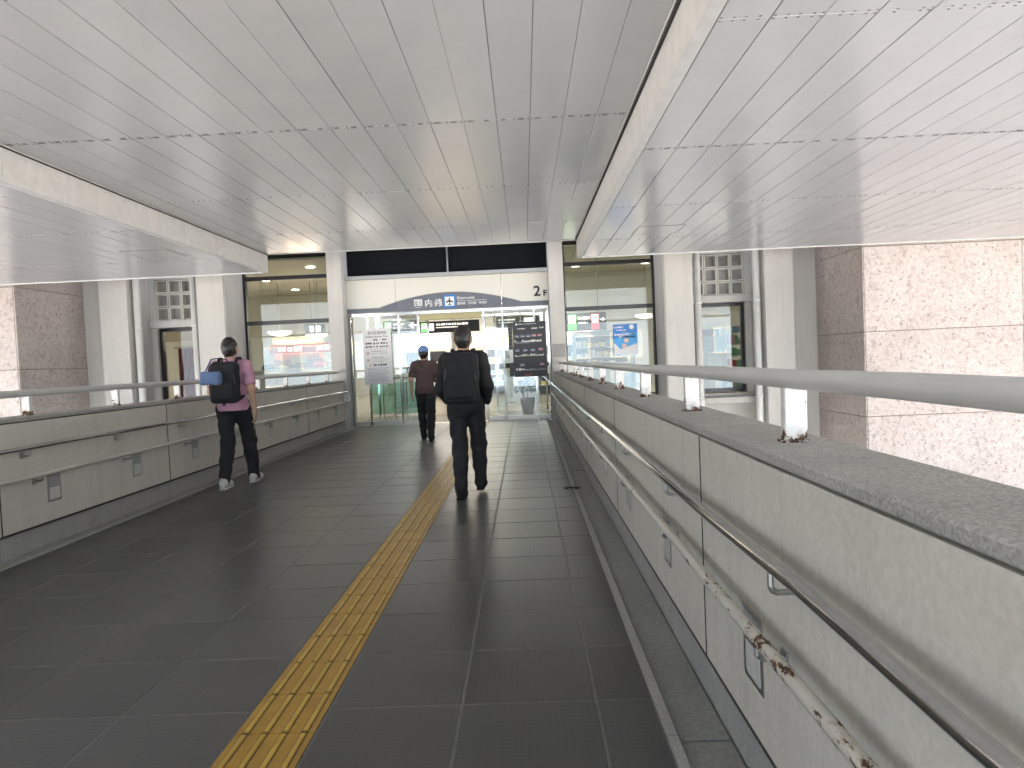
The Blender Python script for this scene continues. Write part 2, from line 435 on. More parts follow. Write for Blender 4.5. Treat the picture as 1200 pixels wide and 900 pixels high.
# --- kerb strips and gutters on both sides
def gutter(side):
    s = struct('gutter', (XR if side > 0 else XL, 6, -.06))
    k0, k1, g1 = (.447, .489, .68) if side > 0 else (-3.832, -3.876, -4.07)
    ys_ = [-4, -.57, 2.385, 5.34, 8.3, 11.25, 15.3]
    for a, b in zip(ys_, ys_[1:]):
        box('kerb', min(k0, k1), max(k0, k1), a + .003, b - .003, -.06, random.uniform(-.001, .002), 'kerb_concrete', s, .003)
    for a, b in zip(ys_, ys_[1:]):
        box('gutter_slab', min(k1, g1) + .004, max(k1, g1) - .004, a + .005, b - .005, -.06, -.026 + random.uniform(-.003, .003), 'gutter_concrete', s, .003)
    return s
gutter(1); gutter(-1)
leafb = bmesh.new()
for i in range(26):
    a = random.uniform(0, 6.28); x, yy = random.gauss(0, .045), random.gauss(0, .022)
    add_box(leafb, x, x + random.uniform(.01, .04), yy, yy + random.uniform(.006, .015), 0, random.uniform(.003, .012))
tag(link('leaf_litter', finish(leafb, 'leaf_litter'), 'dark_gap', None, (.46, 7.05, .001)), 'dark clump of wet debris at the kerb by the right gutter', 'debris')

# --- parapets
def parapet(side):
    f = XR if side > 0 else XL                        # inner face
    s = side
    lab = ('pale concrete parapet with joints along the right edge of the walkway' if side > 0 else
           'pale concrete parapet with joints along the left edge of the walkway')
    p = thing('parapet', lab, 'parapet', (f + s * .13, 6, 0))
    def bx(name, a, b, y0, y1, z0, z1, mat, bev=0.0, parent=p):
        x0, x1 = sorted((f + s * a, f + s * b)); return box(name, x0, x1, y0, y1, z0, z1, mat, parent, bev)
    js = [-4.0, -2.35, .14, 2.63, 5.12, 7.61, 10.1, 12.59, 15.2]
    bx('core', .03, .23, -4, 15.2, -.4, 1.03, 'dark_gap')
    bx('base_shade_strip', .003, .05, -4, 15.2, .154, .1715, 'joint_seal')  # dark strip painted in as the panel overhang's shadow, in the joint seal colour
    for a, b in zip(js, js[1:]):
        bx('panel', 0, .245, a + .005, b - .005, .172, 1.027, 'parapet_concrete', .004)
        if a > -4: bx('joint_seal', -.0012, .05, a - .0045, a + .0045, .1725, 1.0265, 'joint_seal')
        bx('plinth', .022, .235, a + .004, b - .004, -.3, .153, 'plinth_stone', .003)
        bx('cap_stone', -.003, .262, a + .004, b - .004, 1.035, TOPZ, 'granite_cap', .006)
    # recessed wall lights
    y = 2.06 if side > 0 else 5.72 - 3 * 1.25
    while y < 15:
        fr = boxes('wall_light', [tuple(sorted((f - s * .004, f + s * .02))) + (y - .085, y + .085, .33, .56)], 'steel_dull', p, .002)
        x0, x1 = sorted((f - s * .0055, f + s * .01))
        box('cover_plate', x0, x1, y - .07, y + .07, .46, .545, 'kerb_concrete', fr)
        x0, x1 = sorted((f - s * .0052, f + s * .01))
        box('lens', x0, x1, y - .066, y + .066, .345, .452, 'lens_pale', fr, .003)
        y += 1.25
    return p
parapet(1); parapet(-1)

# --- guard rails on the parapets
def guard(side):
    s = side; f = XR if side > 0 else XL
    xc = f + s * .14
    g = thing('guard_rail', 'grey tubular guard rail on rusty white posts along the %s parapet top' % ('right' if s > 0 else 'left'), 'railing', (xc, 6, TOPZ))
    pts = [(xc + random.gauss(0, .003), y * .62 - 3.5, 1.257 + random.gauss(0, .0015)) for y in range(0, 31)]
    pts[-1] = (xc, 15.17, 1.257)
    tube('top_tube', pts, .030, 'top_rail_paint', g, 20)
    bm = bmesh.new(); add_box(bm, -.033, .033, -.018, .018, 0, .16, .003); pm = finish(bm, 'post')
    bm = bmesh.new(); add_box(bm, -.042, .042, -.026, .026, 0, .006, .001); bp = finish(bm, 'base_plate')
    y = (2.06 if s > 0 else 1.92) - 2.5
    while y < 15.2:
        o = link('post', pm, 'post_paint', g, (xc, y, TOPZ + .003), (0, random.gauss(0, .012), 0))
        link('base_plate', bp, 'post_paint', o, (xc, y, TOPZ))
        y += 1.248
guard(1); guard(-1)

# --- handrails
def handrail(side, z, r, mat, name, label, lower):
    s = side; f = XR if side > 0 else XL
    xc = f - s * .075
    h = thing(name, label, 'handrail', (xc, 6, z))
    yend = 15.35 if s > 0 else 15.2
    pts = [(xc + random.gauss(0, .0016), -3.5 + (yend + 3.5) * i / 30, z + random.gauss(0, .0016)) for i in range(31)]
    tube('rail', pts, r, mat, h, 16)
    bm = bmesh.new()
    if lower: path = [(0, 0, -r * .6), (0, 0, -.045), (s * .012, 0, -.056), (s * .06, 0, -.058), (s * .08, 0, -.058)]
    else: path = [(0, 0, -r * .6), (0, 0, -.05), (s * .004, 0, -.06), (s * .014, 0, -.066), (s * .08, 0, -.066)]
    sweep(bm, path, .0085, 8)
    add_box(bm, min(s * .069, s * .078), max(s * .069, s * .078), -.022, .022, -.085, -.035)
    bmm = finish(bm, 'bracket', False)
    y = 1.68 if s > 0 else 1.62
    if lower: y += .12
    y -= 2.5
    while y < yend - .1:
        link('bracket', bmm, 'steel_dull', h, (xc, y, z)); y += 1.25
    return h
handrail(1, .815, .019, 'steel', 'handrail', 'polished steel handrail, upper of the two on the right parapet', False)
handrail(1, .585, .019, 'rail_paint', 'handrail', 'white handrail with rust patches, lower of the two on the right parapet', True)
handrail(-1, .825, .019, 'steel', 'handrail', 'polished steel handrail, upper of the two on the left parapet', False)
handrail(-1, .595, .019, 'rail_paint', 'handrail', 'pale painted handrail, lower of the two on the left parapet', True)
# braille plate at the end of the left handrails
bp_ = thing('braille_plate', 'small tilted white plate at the far end of the left handrails', 'plate', (-3.97, 15.05, .60))
o = box('backing', -4.03, -3.85, 15.0, 15.02, .60, .78, 'steel_dull', bp_, .004)
o2 = box('plate', -4.015, -3.865, 14.992, 14.9995, .615, .765, 'sign_white', bp_, .002)
for k in range(4): box('print', -4.0, -3.90 + .01 * (k % 2), 14.989, 14.9918, .64 + .03 * k, .648 + .03 * k, 'letter_grey', bp_)

# ================================================================ CEILINGS
CE = 12.75
ZM, ZL = 3.53, 3.20
def panel_mesh(wx, wy):
    bm = bmesh.new(); add_box(bm, -wx / 2, wx / 2, -wy / 2, wy / 2, 0, .014, .004); return finish(bm, 'ceiling_panel')
pcache = {}
rows = [1.55, 3.9, 6.25, 8.6, 10.95, CE - .03]
def soffit(name, x0, x1, z, pitch=.3):
    c = struct(name, ((x0 + x1) / 2, 6, z))
    box('backing', x0, x1, -4.5, CE, z + .016, z + .30, 'gap_grey', c)
    box('rear_panels', x0, x1, -4.5, 1.545, z, z + .03, 'ceiling_panel', c)
    nx = max(1, round((x1 - x0) / pitch)); wx = (x1 - x0) / nx
    jit = [random.uniform(-.0022, .0022) for _ in range(nx)]
    for i in range(nx):
        for a, b in zip(rows, rows[1:]):
            if a == 6.25: a += .009
            if b == 6.25: b -= .004
            key = (round(wx, 4), round(b - a, 3))
            if key not in pcache: pcache[key] = panel_mesh(key[0] - .0035, key[1] - .003)
            link('ceiling_panel', pcache[key], 'ceiling_panel', c, (x0 + wx * (i + .5) + jit[i], (a + b) / 2, z + random.uniform(0, .0025)),
                 (random.gauss(0, .0006), random.gauss(0, .003), 0))
    for yy in rows[1:-1]:           # seam with its rows of clips and screw heads
        bm = bmesh.new()
        if yy == 6.25:
            for i in range(nx * 2):
                q = x0 + wx * (i / 2 + .2); add_box(bm, q - .02, q + .02, yy - .012, yy + .016, z - .004, z + .002)
        for i in range(nx):
            for fx in (.06, .30, .52, .78, .94):
                if random.random() < .25: continue
                q = x0 + wx * (i + fx)
                for sgn in (-1, 1):
                    add_box(bm, q - .007, q + .007, yy + sgn * .018 - .004, yy + sgn * .018 + .004, z - .003, z + .002)
        tag(link('screw_heads', finish(bm, 'screw_heads'), 'clip_dark', c), kind='stuff')
    box('edge_trim', x0, x1, CE - .028, CE + .01, z - .012, z + .33, 'white_trim', c, .003)
    return c
cm = soffit('ceiling_center', -4.70, 1.06, ZM)
cr = soffit('ceiling_right', 1.16, 13.46, ZL)
cl = soffit('ceiling_left', -13.8, -4.80, ZL)
# fascias at the step between centre and sides
for par, xa, xb in ((cr, 1.065, 1.155), (cl, -4.795, -4.705)):
    for a, b in ((-4.5, 1.55), (1.55, 6.25), (6.25, 10.95), (10.95, CE + .008)):
        box('fascia', xa, xb, a + .002, b - .002, ZL - .006, ZM + .05, 'white_trim', par, .004)
    inner = -1 if xa > 0 else 1
    xe = xa if inner < 0 else xb
    tube('edge_bead', [(xe + inner * .010, -4.5, ZM - .010), (xe + inner * .010, 6, ZM - .012), (xe + inner * .010, CE - .03, ZM - .010)], .010, 'dark_gap', par, 6)
    tube('edge_bead', [(xe + inner * .034, -4.5, ZM - .006), (xe + inner * .034, 6, ZM - .008), (xe + inner * .034, CE - .03, ZM - .006)], .008, 'white_trim', par, 6)
    bm = bmesh.new(); yy = 1.6
    while yy < CE - .1:
        sweep(bm, [(xe + inner * .002, yy, ZM - .06), (xe - inner * .004, yy, ZM - .06)], .008, 6); sweep(bm, [(xe + inner * .002, yy + .3, ZL + .06), (xe - inner * .004, yy + .3, ZL + .06)], .006, 6); yy += .62
    tag(link('rivets', finish(bm, 'rivets'), 'steel_dull', par), kind='stuff')
    # access hatch with its frame gap
    hx = 2.08 if xa > 0 else CX - 2.15
    o = boxes('access_hatch', [(hx - .33, hx + .33, 9.98, 10.60, ZL - .003, ZL + .004)], 'ceiling_panel', par, .001)
    boxes('hatch_frame', [(hx - .345, hx - .335, 9.965, 10.615, ZL - .004, ZL + .004), (hx + .335, hx + .345, 9.965, 10.615, ZL - .004, ZL + .004),
                          (hx - .335, hx + .335, 9.965, 9.975, ZL - .004, ZL + .004), (hx - .335, hx + .335, 10.605, 10.615, ZL - .004, ZL + .004)], 'clip_dark', o)
# unseen roof slab over all, its far overhang added to cut skylight on the facade
tag(box('shading_roof_slab', -13.9, 13.55, -4.55, 14.5, 4.55, 5.2, 'deck_concrete'), kind='structure')
roof = bpy.data.objects['shading_roof_slab']
box('shading_roof_edge_beam', -13.9, -13.8, -4.55, CE, 3.15, 4.549, 'white_trim', roof)
box('shading_roof_edge_beam', 13.465, 13.55, -4.55, CE, 3.15, 4.549, 'white_trim', roof)
box('shading_roof_edge_beam', -13.799, 13.46, -4.55, -4.46, 3.15, 4.549, 'white_trim', roof)

# ================================================================ TERMINAL FACADE
bld = thing('terminal_building', 'pale concrete and limestone terminal facade across the end of the walkway', 'building', (-1.7, FY, 0))
BZ0, BZ1 = GROUND, 12.0
def m(x): return CX - x
def fbox(name, x0, x1, y0, y1, z0, z1, mat, sides=(1, -1), parent=bld, bev=.004):
    out = []
    for s in sides:
        a, b = (x0, x1) if s > 0 else (m(x1), m(x0))
        out.append(box(name, a, b, y0, y1, z0, z1, mat, parent, bev))
    return out
WT = 4.5    # top of the openings
# entrance columns, walls, pilasters
fbox('column', .62, .95, 15.2, 16.0, BZ0, WT, 'facade_concrete', bev=.008)
fbox('column_patch', .64, .93, 15.196, 15.22, 1.38, 1.68, 'kerb_concrete', (1,), bev=0)
fbox('wall', .951, 3.049, FY, 16.0, BZ0, .40, 'facade_concrete')
fbox('pilaster', 3.05, 3.68, 14.74, 16.0, BZ0, WT, 'facade_concrete', bev=.008)
fbox('wall', 3.681, 5.209, FY, 16.0, BZ0, .40, 'facade_concrete')
fbox('window_ledge', 3.69, 5.20, 15.2, FY - .002, .18, .33, 'facade_concrete', bev=.02)
fbox('wall', 3.681, 3.86, FY + .03, 16.0, .401, WT, 'facade_concrete')
fbox('wall', 5.06, 5.209, FY + .03, 16.0, .401, WT, 'facade_concrete')
fbox('lintel', 3.70, 5.19, FY - .10, 16.0, 2.45, 2.61, 'facade_concrete', bev=.012)
fbox('wall', 3.861, 5.059, FY + .03, 16.0, 3.56, WT, 'facade_concrete')
fbox('pilaster', 5.21, 5.82, 14.74, 16.0, BZ0, WT, 'facade_concrete', bev=.008)
fbox('wall', 5.821, 6.53, 15.3, 16.0, BZ0, WT, 'facade_concrete')
box('upper_wall', -30, 27, FY, 16.4, WT + .002, BZ1, 'facade_concrete', bld)
# thin vertical joint beads beside the pilasters
fbox('joint_strip', 3.066, 3.085, 14.73, 14.745, BZ0, WT, 'kerb_concrete', bev=0)
# limestone wing blocks, slab by slab
course = [3.22, 1.60, -.03, -1.66, -3.29, GROUND]
for s in (1, -1):
    blk = box('limestone_block', *((6.545, 20.0) if s > 0 else (m(20.0), m(6.545))), 13.225, 16.0, BZ0, 6.0, 'mortar', bld)
    for zt, zb in zip([4.85] + course, course):
        xsb = [6.548, 9.53, 12.5, 15.5, 20.0]
        for a, b in zip(xsb, xsb[1:]):
            aa, bb = (a, b) if s > 0 else (m(b), m(a))
            box('limestone_slab', aa + .006, bb - .006, 13.2, 13.224, zb + .0065, zt - .0065, 'limestone', blk, .003)
        aa, bb = (6.522, 6.544) if s > 0 else (m(6.544), m(6.522))
        box('limestone_slab', aa, bb, 13.203, 15.29, zb + .0065, zt - .0065, 'limestone', blk, .003)
# tall windows either side of the entrance
def window(x0, x1, z0, z1, bars, y=FY + .10, name='window', fw=.055, pane='window_glass', vert=()):
    w_ = boxes(name, [(x0, x0 + fw, y, y + .09, z0, z1), (x1 - fw, x1, y, y + .09, z0, z1), (x0 + fw, x1 - fw, y, y + .09, z0, z0 + fw * 1.3), (x0 + fw, x1 - fw, y, y + .09, z1 - fw, z1)], 'black_frame', bld, .003)
    for b in bars: box('mullion', x0 + fw, x1 - fw, y - .004, y + .085, b - .045, b + .045, 'black_frame', w_, .003)
    zs = [z0 + fw * 1.3] + list(bars) + [z1 - fw]
    for a, b in zip(zs, zs[1:]):
        box('pane', x0 + fw, x1 - fw, y + .04, y + .046, a, b, pane, w_)
    return w_
for s in (1, -1):
    a, b = (.955, 3.045) if s > 0 else (m(3.045), m(.955))
    window(a, b, .42, WT, (2.47, 3.49))
    a, b = (3.90, 5.05) if s > 0 else (m(5.05), m(3.90))
    window(a, b, .42, 2.44, (), name='window', fw=.07, pane='window_glass' if s > 0 else 'door_glass_clear')
# block grilles over the small windows
for s in (1, -1):
    x0, x1 = (3.865, 5.055) if s > 0 else (m(5.055), m(3.865))
    z0, z1 = 2.615, 3.555
    g = box('block_grille', x0, x1, FY + .22, FY + .26, z0, z1, 'kerb_concrete', bld)
    nx, nz = 4, 3; cw, ch = (x1 - x0) / nx, (z1 - z0) / nz
    for i in range(nx):
        for j in range(nz):
            a, b, c_, d = x0 + cw * i + .006, x0 + cw * (i + 1) - .006, z0 + ch * j + .006, z0 + ch * (j + 1) - .006
            t_ = .032
            boxes('block', [(a, a + t_, FY + .04, FY + .22, c_, d), (b - t_, b, FY + .04, FY + .22, c_, d),
                            (a + t_, b - t_, FY + .04, FY + .22, c_, c_ + t_), (a + t_, b - t_, FY + .04, FY + .22, d - t_, d)], 'parapet_concrete', g, .003)
# downpipes
for s in (1, -1):
    for q, xp in enumerate((3.82, 5.085)):
        xx = xp if s > 0 else m(xp)
        yy = 14.92
        pp = tube('downpipe', [(xx, yy, GROUND), (xx, yy, WT)], .075, 'pipe_white', bld, 18)
        for zz in (-1.2, .35, 2.43, 3.95):
            tube('collar', [(xx, yy, zz - .03), (xx, yy, zz + .03)], .083, 'pipe_white', pp, 18)
            box('clamp', xx - .012, xx + .012, yy + .06, yy + .12, zz - .05, zz - .035, 'steel_dull', pp)
    xx = 3.735 if s > 0 else m(3.735)
    tube('conduit', [(xx, 14.80, GROUND), (xx, 14.80, 2.40), (xx, 14.80, WT)], .014, 'kerb_concrete', bld, 8)
# louvre band over the entrance
EL, ER = m(.62), .62
for a, b in ((EL + .001, -1.675), (-1.635, ER - .001)):
    lv = box('louver_panel', a, b, 15.74, 15.78, 3.42, WT, 'louver_black', bld)
box('louver_divider', -1.672, -1.638, 15.66, 15.80, 3.42, WT, 'steel_dull', bld)
boxes('ledge', [(EL + .001, ER - .001, 15.50, 15.80, 3.355, 3.418), (EL + .001, ER - .001, 15.46, 15.52, 3.33, 3.36)], 'steel_dull', bld, .004)

# --- entrance sign: cream fascia with the grey arched band
sign = thing('entrance_sign', 'cream fascia over the doors with grey arched band reading Domestic and 2F', 'sign', (-1.65, 15.6, 2.68))
for a, b in ((EL + .002, -2.862), (-2.856, -.452), (-.446, ER - .002)):
    box('fascia_panel', a, b, 15.56, 15.70, 2.62, 3.328, 'fascia_white', sign, .003)
def arch(x):
    if x < -3.24: return 2.675
    if x > 0.0: return 2.675
    t = (x + 3.24) / 3.24
    return 2.675 + .29 * math.sin(math.pi * t) ** .9
for (a, b) in ((EL + .002, -2.862), (-2.856, -.452), (-.446, ER - .002)):
    top = [(a + (b - a) * i / 24, arch(a + (b - a) * i / 24)) for i in range(25)]
    pb = poly('band', [(a, 2.578)] + top + [(b, 2.578)], 15.545, 15.5595, 'band_grey', sign)
    tube('band_edge', [(x, 15.543, z) for x, z in top], .009, 'letter_grey', pb, 6)
y_t = 15.5445
text('lettering', '国', -2.44, 2.65, .185, y_t, 'sign_white', sign, .185, bold=.03)
text('lettering', '内', -2.19, 2.655, .175, y_t, 'sign_white', sign, .165, bold=.03)
text('lettering', '線', -1.975, 2.655, .18, y_t, 'sign_white', sign, .18, bold=.03)
pk = box('pictogram', -1.775, -1.485, 15.535, 15.5445, 2.615, 2.905, 'sign_blue', sign)
box('panel', -1.735, -1.525, 15.531, 15.5348, 2.655, 2.865, 'sign_white', pk)
pl = [(0, .095), (.010, .075), (.012, .03), (.085, -.015), (.085, -.035), (.012, -.010), (.008, -.060), (.034, -.080), (.034, -.094), (0, -.084)]
pl = pl + [(-x, z) for x, z in pl[::-1][1:-1]]
poly('airplane', [(-1.63 + x, 2.76 + z) for x, z in pl], 15.527, 15.5305, 'letter_black', pk)
text('lettering', 'Domestic', -1.455, 2.795, .062, y_t, 'sign_white', sign, .40, bold=.02)
box('underline', -1.455, -.79, 15.541, 15.5445, 2.757, 2.765, 'sign_white', sign)
text('lettering', '国内线', -1.455, 2.672, .060, y_t, 'sign_white', sign, .185, bold=.02)
text('lettering', '國內線', -1.21, 2.672, .060, y_t, 'sign_white', sign, .185, bold=.02)
text('lettering', '국내선', -.975, 2.672, .060, y_t, 'sign_white', sign, .185, bold=.02)
text('lettering', '2', .285, 2.79, .235, 15.5595, 'letter_black', sign, .155, .006, .02)
text('lettering', 'F', .505, 2.79, .13, 15.5595, 'letter_black', sign, .085, .006, .02)

# --- glazed entrance
ent = thing('glass_entrance', 'steel framed glass doors under the domestic sign', 'entrance', (-1.65, 15.65, 0))
posts = [EL + .03, -3.55, -2.83, -2.38, -.88, -.45, .27, ER - .03]
for i, x in enumerate(posts):
    wv_ = .03 if i in (3, 4) else .022
    box('post', x - wv_, x + wv_, 15.60, 15.68, .0, 2.57, 'steel', ent, .003)
box('transom', EL + .01, ER - .01, 15.598, 15.684, 2.50, 2.574, 'steel', ent, .004)
box('door_operator', -2.34, -.92, 15.59, 15.72, 2.36, 2.498, 'khaki', ent, .006)
for i, (a, b) in enumerate(zip(posts, posts[1:])):
    if i == 3: continue      # the sliding doors stand open
    box('pane', a + .024, b - .024, 15.635, 15.645, .09, 2.499, 'door_glass', ent)
    box('bottom_rail', a + .023, b - .023, 15.61, 15.67, .004, .088, 'steel_dull', ent, .003)
# second line of glazing of the vestibule
ent2 = thing('vestibule_screen', 'inner glass screen with steel posts behind the entrance doors', 'screen', (-1.65, 18.4, 0))
for x in (EL + .03, -3.3, -2.55, -.75, -.05, ER - .03):
    box('post', x - .025, x + .025, 18.4, 18.46, 0, 2.9, 'steel', ent2, .003)
box('transom', EL, ER, 18.395, 18.465, 2.62, 2.70, 'steel', ent2)
for a, b in ((EL + .05, -3.32), (-3.28, -2.57), (-.73, -.07), (-.03, ER - .05)):
    box('pane', a, b, 18.425, 18.433, .05, 2.61, 'door_glass', ent2)
# notice on the left pane
nb = thing('notice_board', 'white notice headed building operation time on the left door glass', 'notice', (-3.34, 15.59, .95))
box('board', -3.66, -3.01, 15.572, 15.590, .95, 2.22, 'sign_white', nb, .003)
yb = 15.5715
text('lettering', '館内営業時間', -3.54, 2.085, .075, yb, 'letter_black', nb, .42, .002)
text('lettering', 'Building Operation Time', -3.59, 2.00, .06, yb, 'letter_black', nb, .50, .002)
def scribble(name, rows_, mat, parent, y, seedv=3):
    rr = random.Random(seedv); bm = bmesh.new()
    for (x0, x1, z, h, gap) in rows_:
        x = x0
        while x < x1:
            wd = rr.uniform(.4, 1.3) * h
            add_box(bm, x, min(x1, x + wd), y - .002, y, z + rr.uniform(0, h * .15), z + h * rr.uniform(.75, 1)); x += wd + gap * rr.uniform(.5, 1.8)
    return tag(link(name, finish(bm, name), mat, parent), kind='stuff')
scribble('print', [(-3.42, -3.32, 1.945, .035, .006), (-3.22, -3.12, 1.945, .035, .006), (-3.60, -3.46, 1.86, .045, .01), (-3.42, -3.06, 1.86, .045, .03), (-3.60, -3.46, 1.785, .045, .01), (-3.42, -3.06, 1.785, .045, .03)], 'letter_black', nb, yb, 4)
scribble('print', [(-3.48, -3.12, 1.69, .024, .01), (-3.48, -3.10, 1.655, .012, .006), (-3.48, -3.10, 1.63, .012, .006), (-3.48, -3.2, 1.55, .024, .01), (-3.48, -3.08, 1.515, .014, .006), (-3.48, -3.14, 1.485, .012, .006), (-3.48, -3.2, 1.455, .012, .006)], 'letter_grey', nb, yb, 5)
scribble('print', [(-3.44, -3.14, 1.365, .045, .012)], 'letter_black', nb, yb, 6)
scribble('print', [(-3.58, -3.08 - .05 * (i % 3), 1.31 - .032 * i, .015 if i < 6 else .010, .007) for i in range(10)], 'letter_grey', nb, yb, 7)
for zc in (1.66, 1.50):
    bm = bmesh.new(); sweep(bm, [(-3.555 + .035 * math.cos(t * math.pi / 8), yb - .001, zc + .035 * math.sin(t * math.pi / 8)) for t in range(17)], .004, 5)
    link('prohibition_ring', finish(bm, 'ring'), 'print_red', nb)
    box('glyph', -3.570, -3.540, yb - .002, yb, zc - .010, zc + .010, 'letter_black', nb)
poly('warning_triangle', [(-3.54, 1.365), (-3.48, 1.365), (-3.51, 1.415)], yb - .002, yb, 'print_orange', nb)
boxes('rule', [(-3.60, -3.07, yb - .002, yb, 1.745, 1.749), (-3.60, -3.07, yb - .002, yb, 1.425, 1.429)], 'letter_grey', nb)
# black shop guide on the right panes
gd = thing('guide_board', 'black shop guide board with small white maps on the right door glass', 'sign', (.1, 15.59, .97))
box('board', -.23, .53, 15.570, 15.592, .97, 2.22, 'sign_black', gd, .003)
box('side_strip', -.335, -.234, 15.574, 15.592, .985, 2.215, 'sign_dark', gd, .002)
box('side_notice', -.33, -.24, 15.571, 15.5735, 1.30, 1.60, 'sign_white', gd)
yb = 15.5695
scribble('print', [(-.10, .30, 2.16, .022, .01), (-.12, .06, 2.05, .03, .01), (.20, .34, 2.05, .035, .008), (.38, .48, 2.06, .03, .012)], 'sign_white', gd, yb, 8)
bm = bmesh.new(); sweep(bm, [(-.14, yb - .003, 2.165), (-.14, yb, 2.165)], .022, 12); link('emblem', finish(bm, 'emblem'), 'sign_white', gd)
def floorplan(z, x0, x1, mat, sd_):
    rr = random.Random(sd_); bm = bmesh.new(); x = x0
    while x < x1:
        wd = rr.uniform(.02, .07); h = rr.uniform(.018, .065)
        add_box(bm, x, min(x1, x + wd), yb - .002, yb, z + rr.uniform(0, .015), z + h); x += wd * rr.uniform(.9, 1.25)
    link('floor_plan', finish(bm, 'floor_plan'), mat, gd)
floorplan(1.75, -.20, .42, 'sign_white', 1); floorplan(1.72, -.18, .14, 'letter_grey', 2)
floorplan(1.43, -.20, .46, 'sign_white', 3); floorplan(1.425, -.12, .30, 'print_green', 4)
floorplan(1.11, -.19, .14, 'sign_white', 5); floorplan(1.10, .14, .50, 'letter_grey', 6)
for i, (x, z, mt) in enumerate([(-.19, 1.87, 'print_slate'), (-.06, 1.87, 'print_slate'), (.07, 1.87, 'print_slate'), (.20, 1.88, 'print_pink'), (.33, 1.88, 'print_pink'),
                                (-.19, 1.55, 'print_slate'), (-.01, 1.55, 'print_slate'), (.16, 1.55, 'print_slate'), (.34, 1.56, 'print_pink'), (-.09, 1.22, 'print_slate'), (.36, 1.22, 'print_pink')]):
    box('caption', x, x + .105, yb - .002, yb, z, z + .055, mt, gd)
    box('caption_text', x + .01, x + .09, yb - .0035, yb - .0022, z + .008, z + .018, 'sign_white', gd)
scribble('print', [(.02, .18, 1.00, .035, .006)], 'print_red', gd, yb, 11)
scribble('print', [(-.32, -.25, 2.10 - .085 * i, .014, .006) for i in range(6)] + [(-.32, -.25, 1.24 - .06 * i, .014, .006) for i in range(4)], 'letter_grey', gd, 15.5735, 12)

# ================================================================ INTERIOR
inter = struct('interior_floor', (-1.7, 22, -.05)); 
box('slab', -16, 13, 15.73, 34, -.06, -.004, 'interior_floor', inter)
tag(inter, kind='structure')
ic = struct('interior_ceiling', (-1.7, 22, 4.0))
xs_ = [-16 + 2.9 * i for i in range(11)]
for a, b in zip(xs_, xs_[1:]):
    for y0, y1 in ((16.41, 20.5), (20.5, 25), (25, 34)):
        box('ceiling_board', a + .008, b - .008, y0 + .008, y1 - .008, 4.0, 4.05, 'interior_beige', ic)
box('backing', -16, 13, 16.4, 34, 4.06, 4.3, 'dark_gap', ic)
tag(box('interior_wall', -16, 13, 34, 34.3, -.05, 4.3, 'interior_white'), kind='structure')
tag(box('interior_wall', -16.3, -16, 16, 34.3, -.05, 4.3, 'interior_beige'), kind='structure')
tag(box('interior_wall', 13, 13.3, 16, 34.3, -.05, 4.3, 'interior_white'), kind='structure')
bh = struct('interior_bulkhead', (-1.7, 24, 2.75))
box('bulkhead', -15.9, -4.4, 24, 24.3, 2.55, 3.99, 'interior_beige', bh); box('bulkhead', 1.0, 12.9, 21.5, 21.8, 2.6, 3.99, 'interior_beige', bh)
# ceiling downlights and light lines
bm = bmesh.new(); sweep(bm, [(0, 0, 0), (0, 0, -.012)], .11, 18); dl = finish(bm, 'lens')
bm = bmesh.new(); sweep(bm, [(0, 0, 0), (0, 0, -.006)], .14, 18); dr = finish(bm, 'trim')
for x in (-13, -10.2, -7.4, -5.4, 1.6, 3.6, 6.4, 9.2):
    for y in (17.6, 19.8, 22.4):
        if y > 21 and x > 0: continue
        d = thing('downlight', ('nearest' if y < 18 else 'middle' if y < 20 else 'farthest') + ' row round recessed downlight in the beige ceiling behind the %s window' % ('left' if x < 0 else 'right'), 'light', (x, y, 4.0), '%s downlights %d' % ('left' if x < 0 else 'right', int(y)))
        link('trim', dr, 'interior_white', d, (x, y, 3.999)); link('lens', dl, 'lamp_warm', d, (x, y, 3.992))
for i, y in enumerate((19.6, 21.4, 23.4, 26, 29)):
    d = thing('light_line', ['nearest', 'second', 'third', 'fourth', 'farthest'][i] + ' long white ceiling light inside behind the entrance doors', 'light', (-1.6, y, 3.3), 'interior light lines')
    box('housing', -4.2, 1.0, y - .10, y + .10, 3.33, 3.42, 'interior_white', d); box('lens', -4.15, .95, y - .085, y + .085, 3.31, 3.329, 'lamp_white', d)
for x in (-12, -8, 5, 9):
    d = thing('ceiling_light', 'square ceiling light far inside the hall, %s' % {-12: 'leftmost of four', -8: 'second from left', 5: 'third from left', 9: 'rightmost of four'}[x], 'light', (x, 27, 3.9), 'interior light panels')
    box('housing', x - .9, x + .9, 26.4, 27.6, 3.9, 3.99, 'interior_white', d); box('lens', x - .85, x + .85, 26.45, 27.55, 3.885, 3.899, 'lamp_white', d)
# bowl pendant lamps
def bowl(x, y, z, r, label):
    d = thing('pendant_lamp', label, 'lamp', (x, y, z), 'bowl pendant lamps')
    bm = bmesh.new(); rings = []
    for i in range(7):
        a = i / 6 * math.pi / 2
        rings.append([bm.verts.new((r * math.sin(a) * math.cos(t * math.pi / 10), r * math.sin(a) * math.sin(t * math.pi / 10), -r * .42 * math.cos(a))) for t in range(20)])
    for i in range(6):
        for t in range(20):
            bm.faces.new((rings[i][t], rings[i][(t + 1) % 20], rings[i + 1][(t + 1) % 20], rings[i + 1][t]))
    link('shade', finish(bm, 'shade', True), 'lit_white', d, (x, y, z))
    tube('cord', [(x, y, z - .05), (x, y, 4.0)], .008, 'steel_dull', d, 6)
bowl(-6.78, 19, 2.45, .33, 'white bowl pendant lamp behind the left window, farther from the doors')
bowl(-5.75, 19, 2.33, .30, 'white bowl pendant lamp behind the left window, nearer the doors')
bowl(3.42, 19, 2.47, .30, 'white bowl pendant lamp behind the right window')
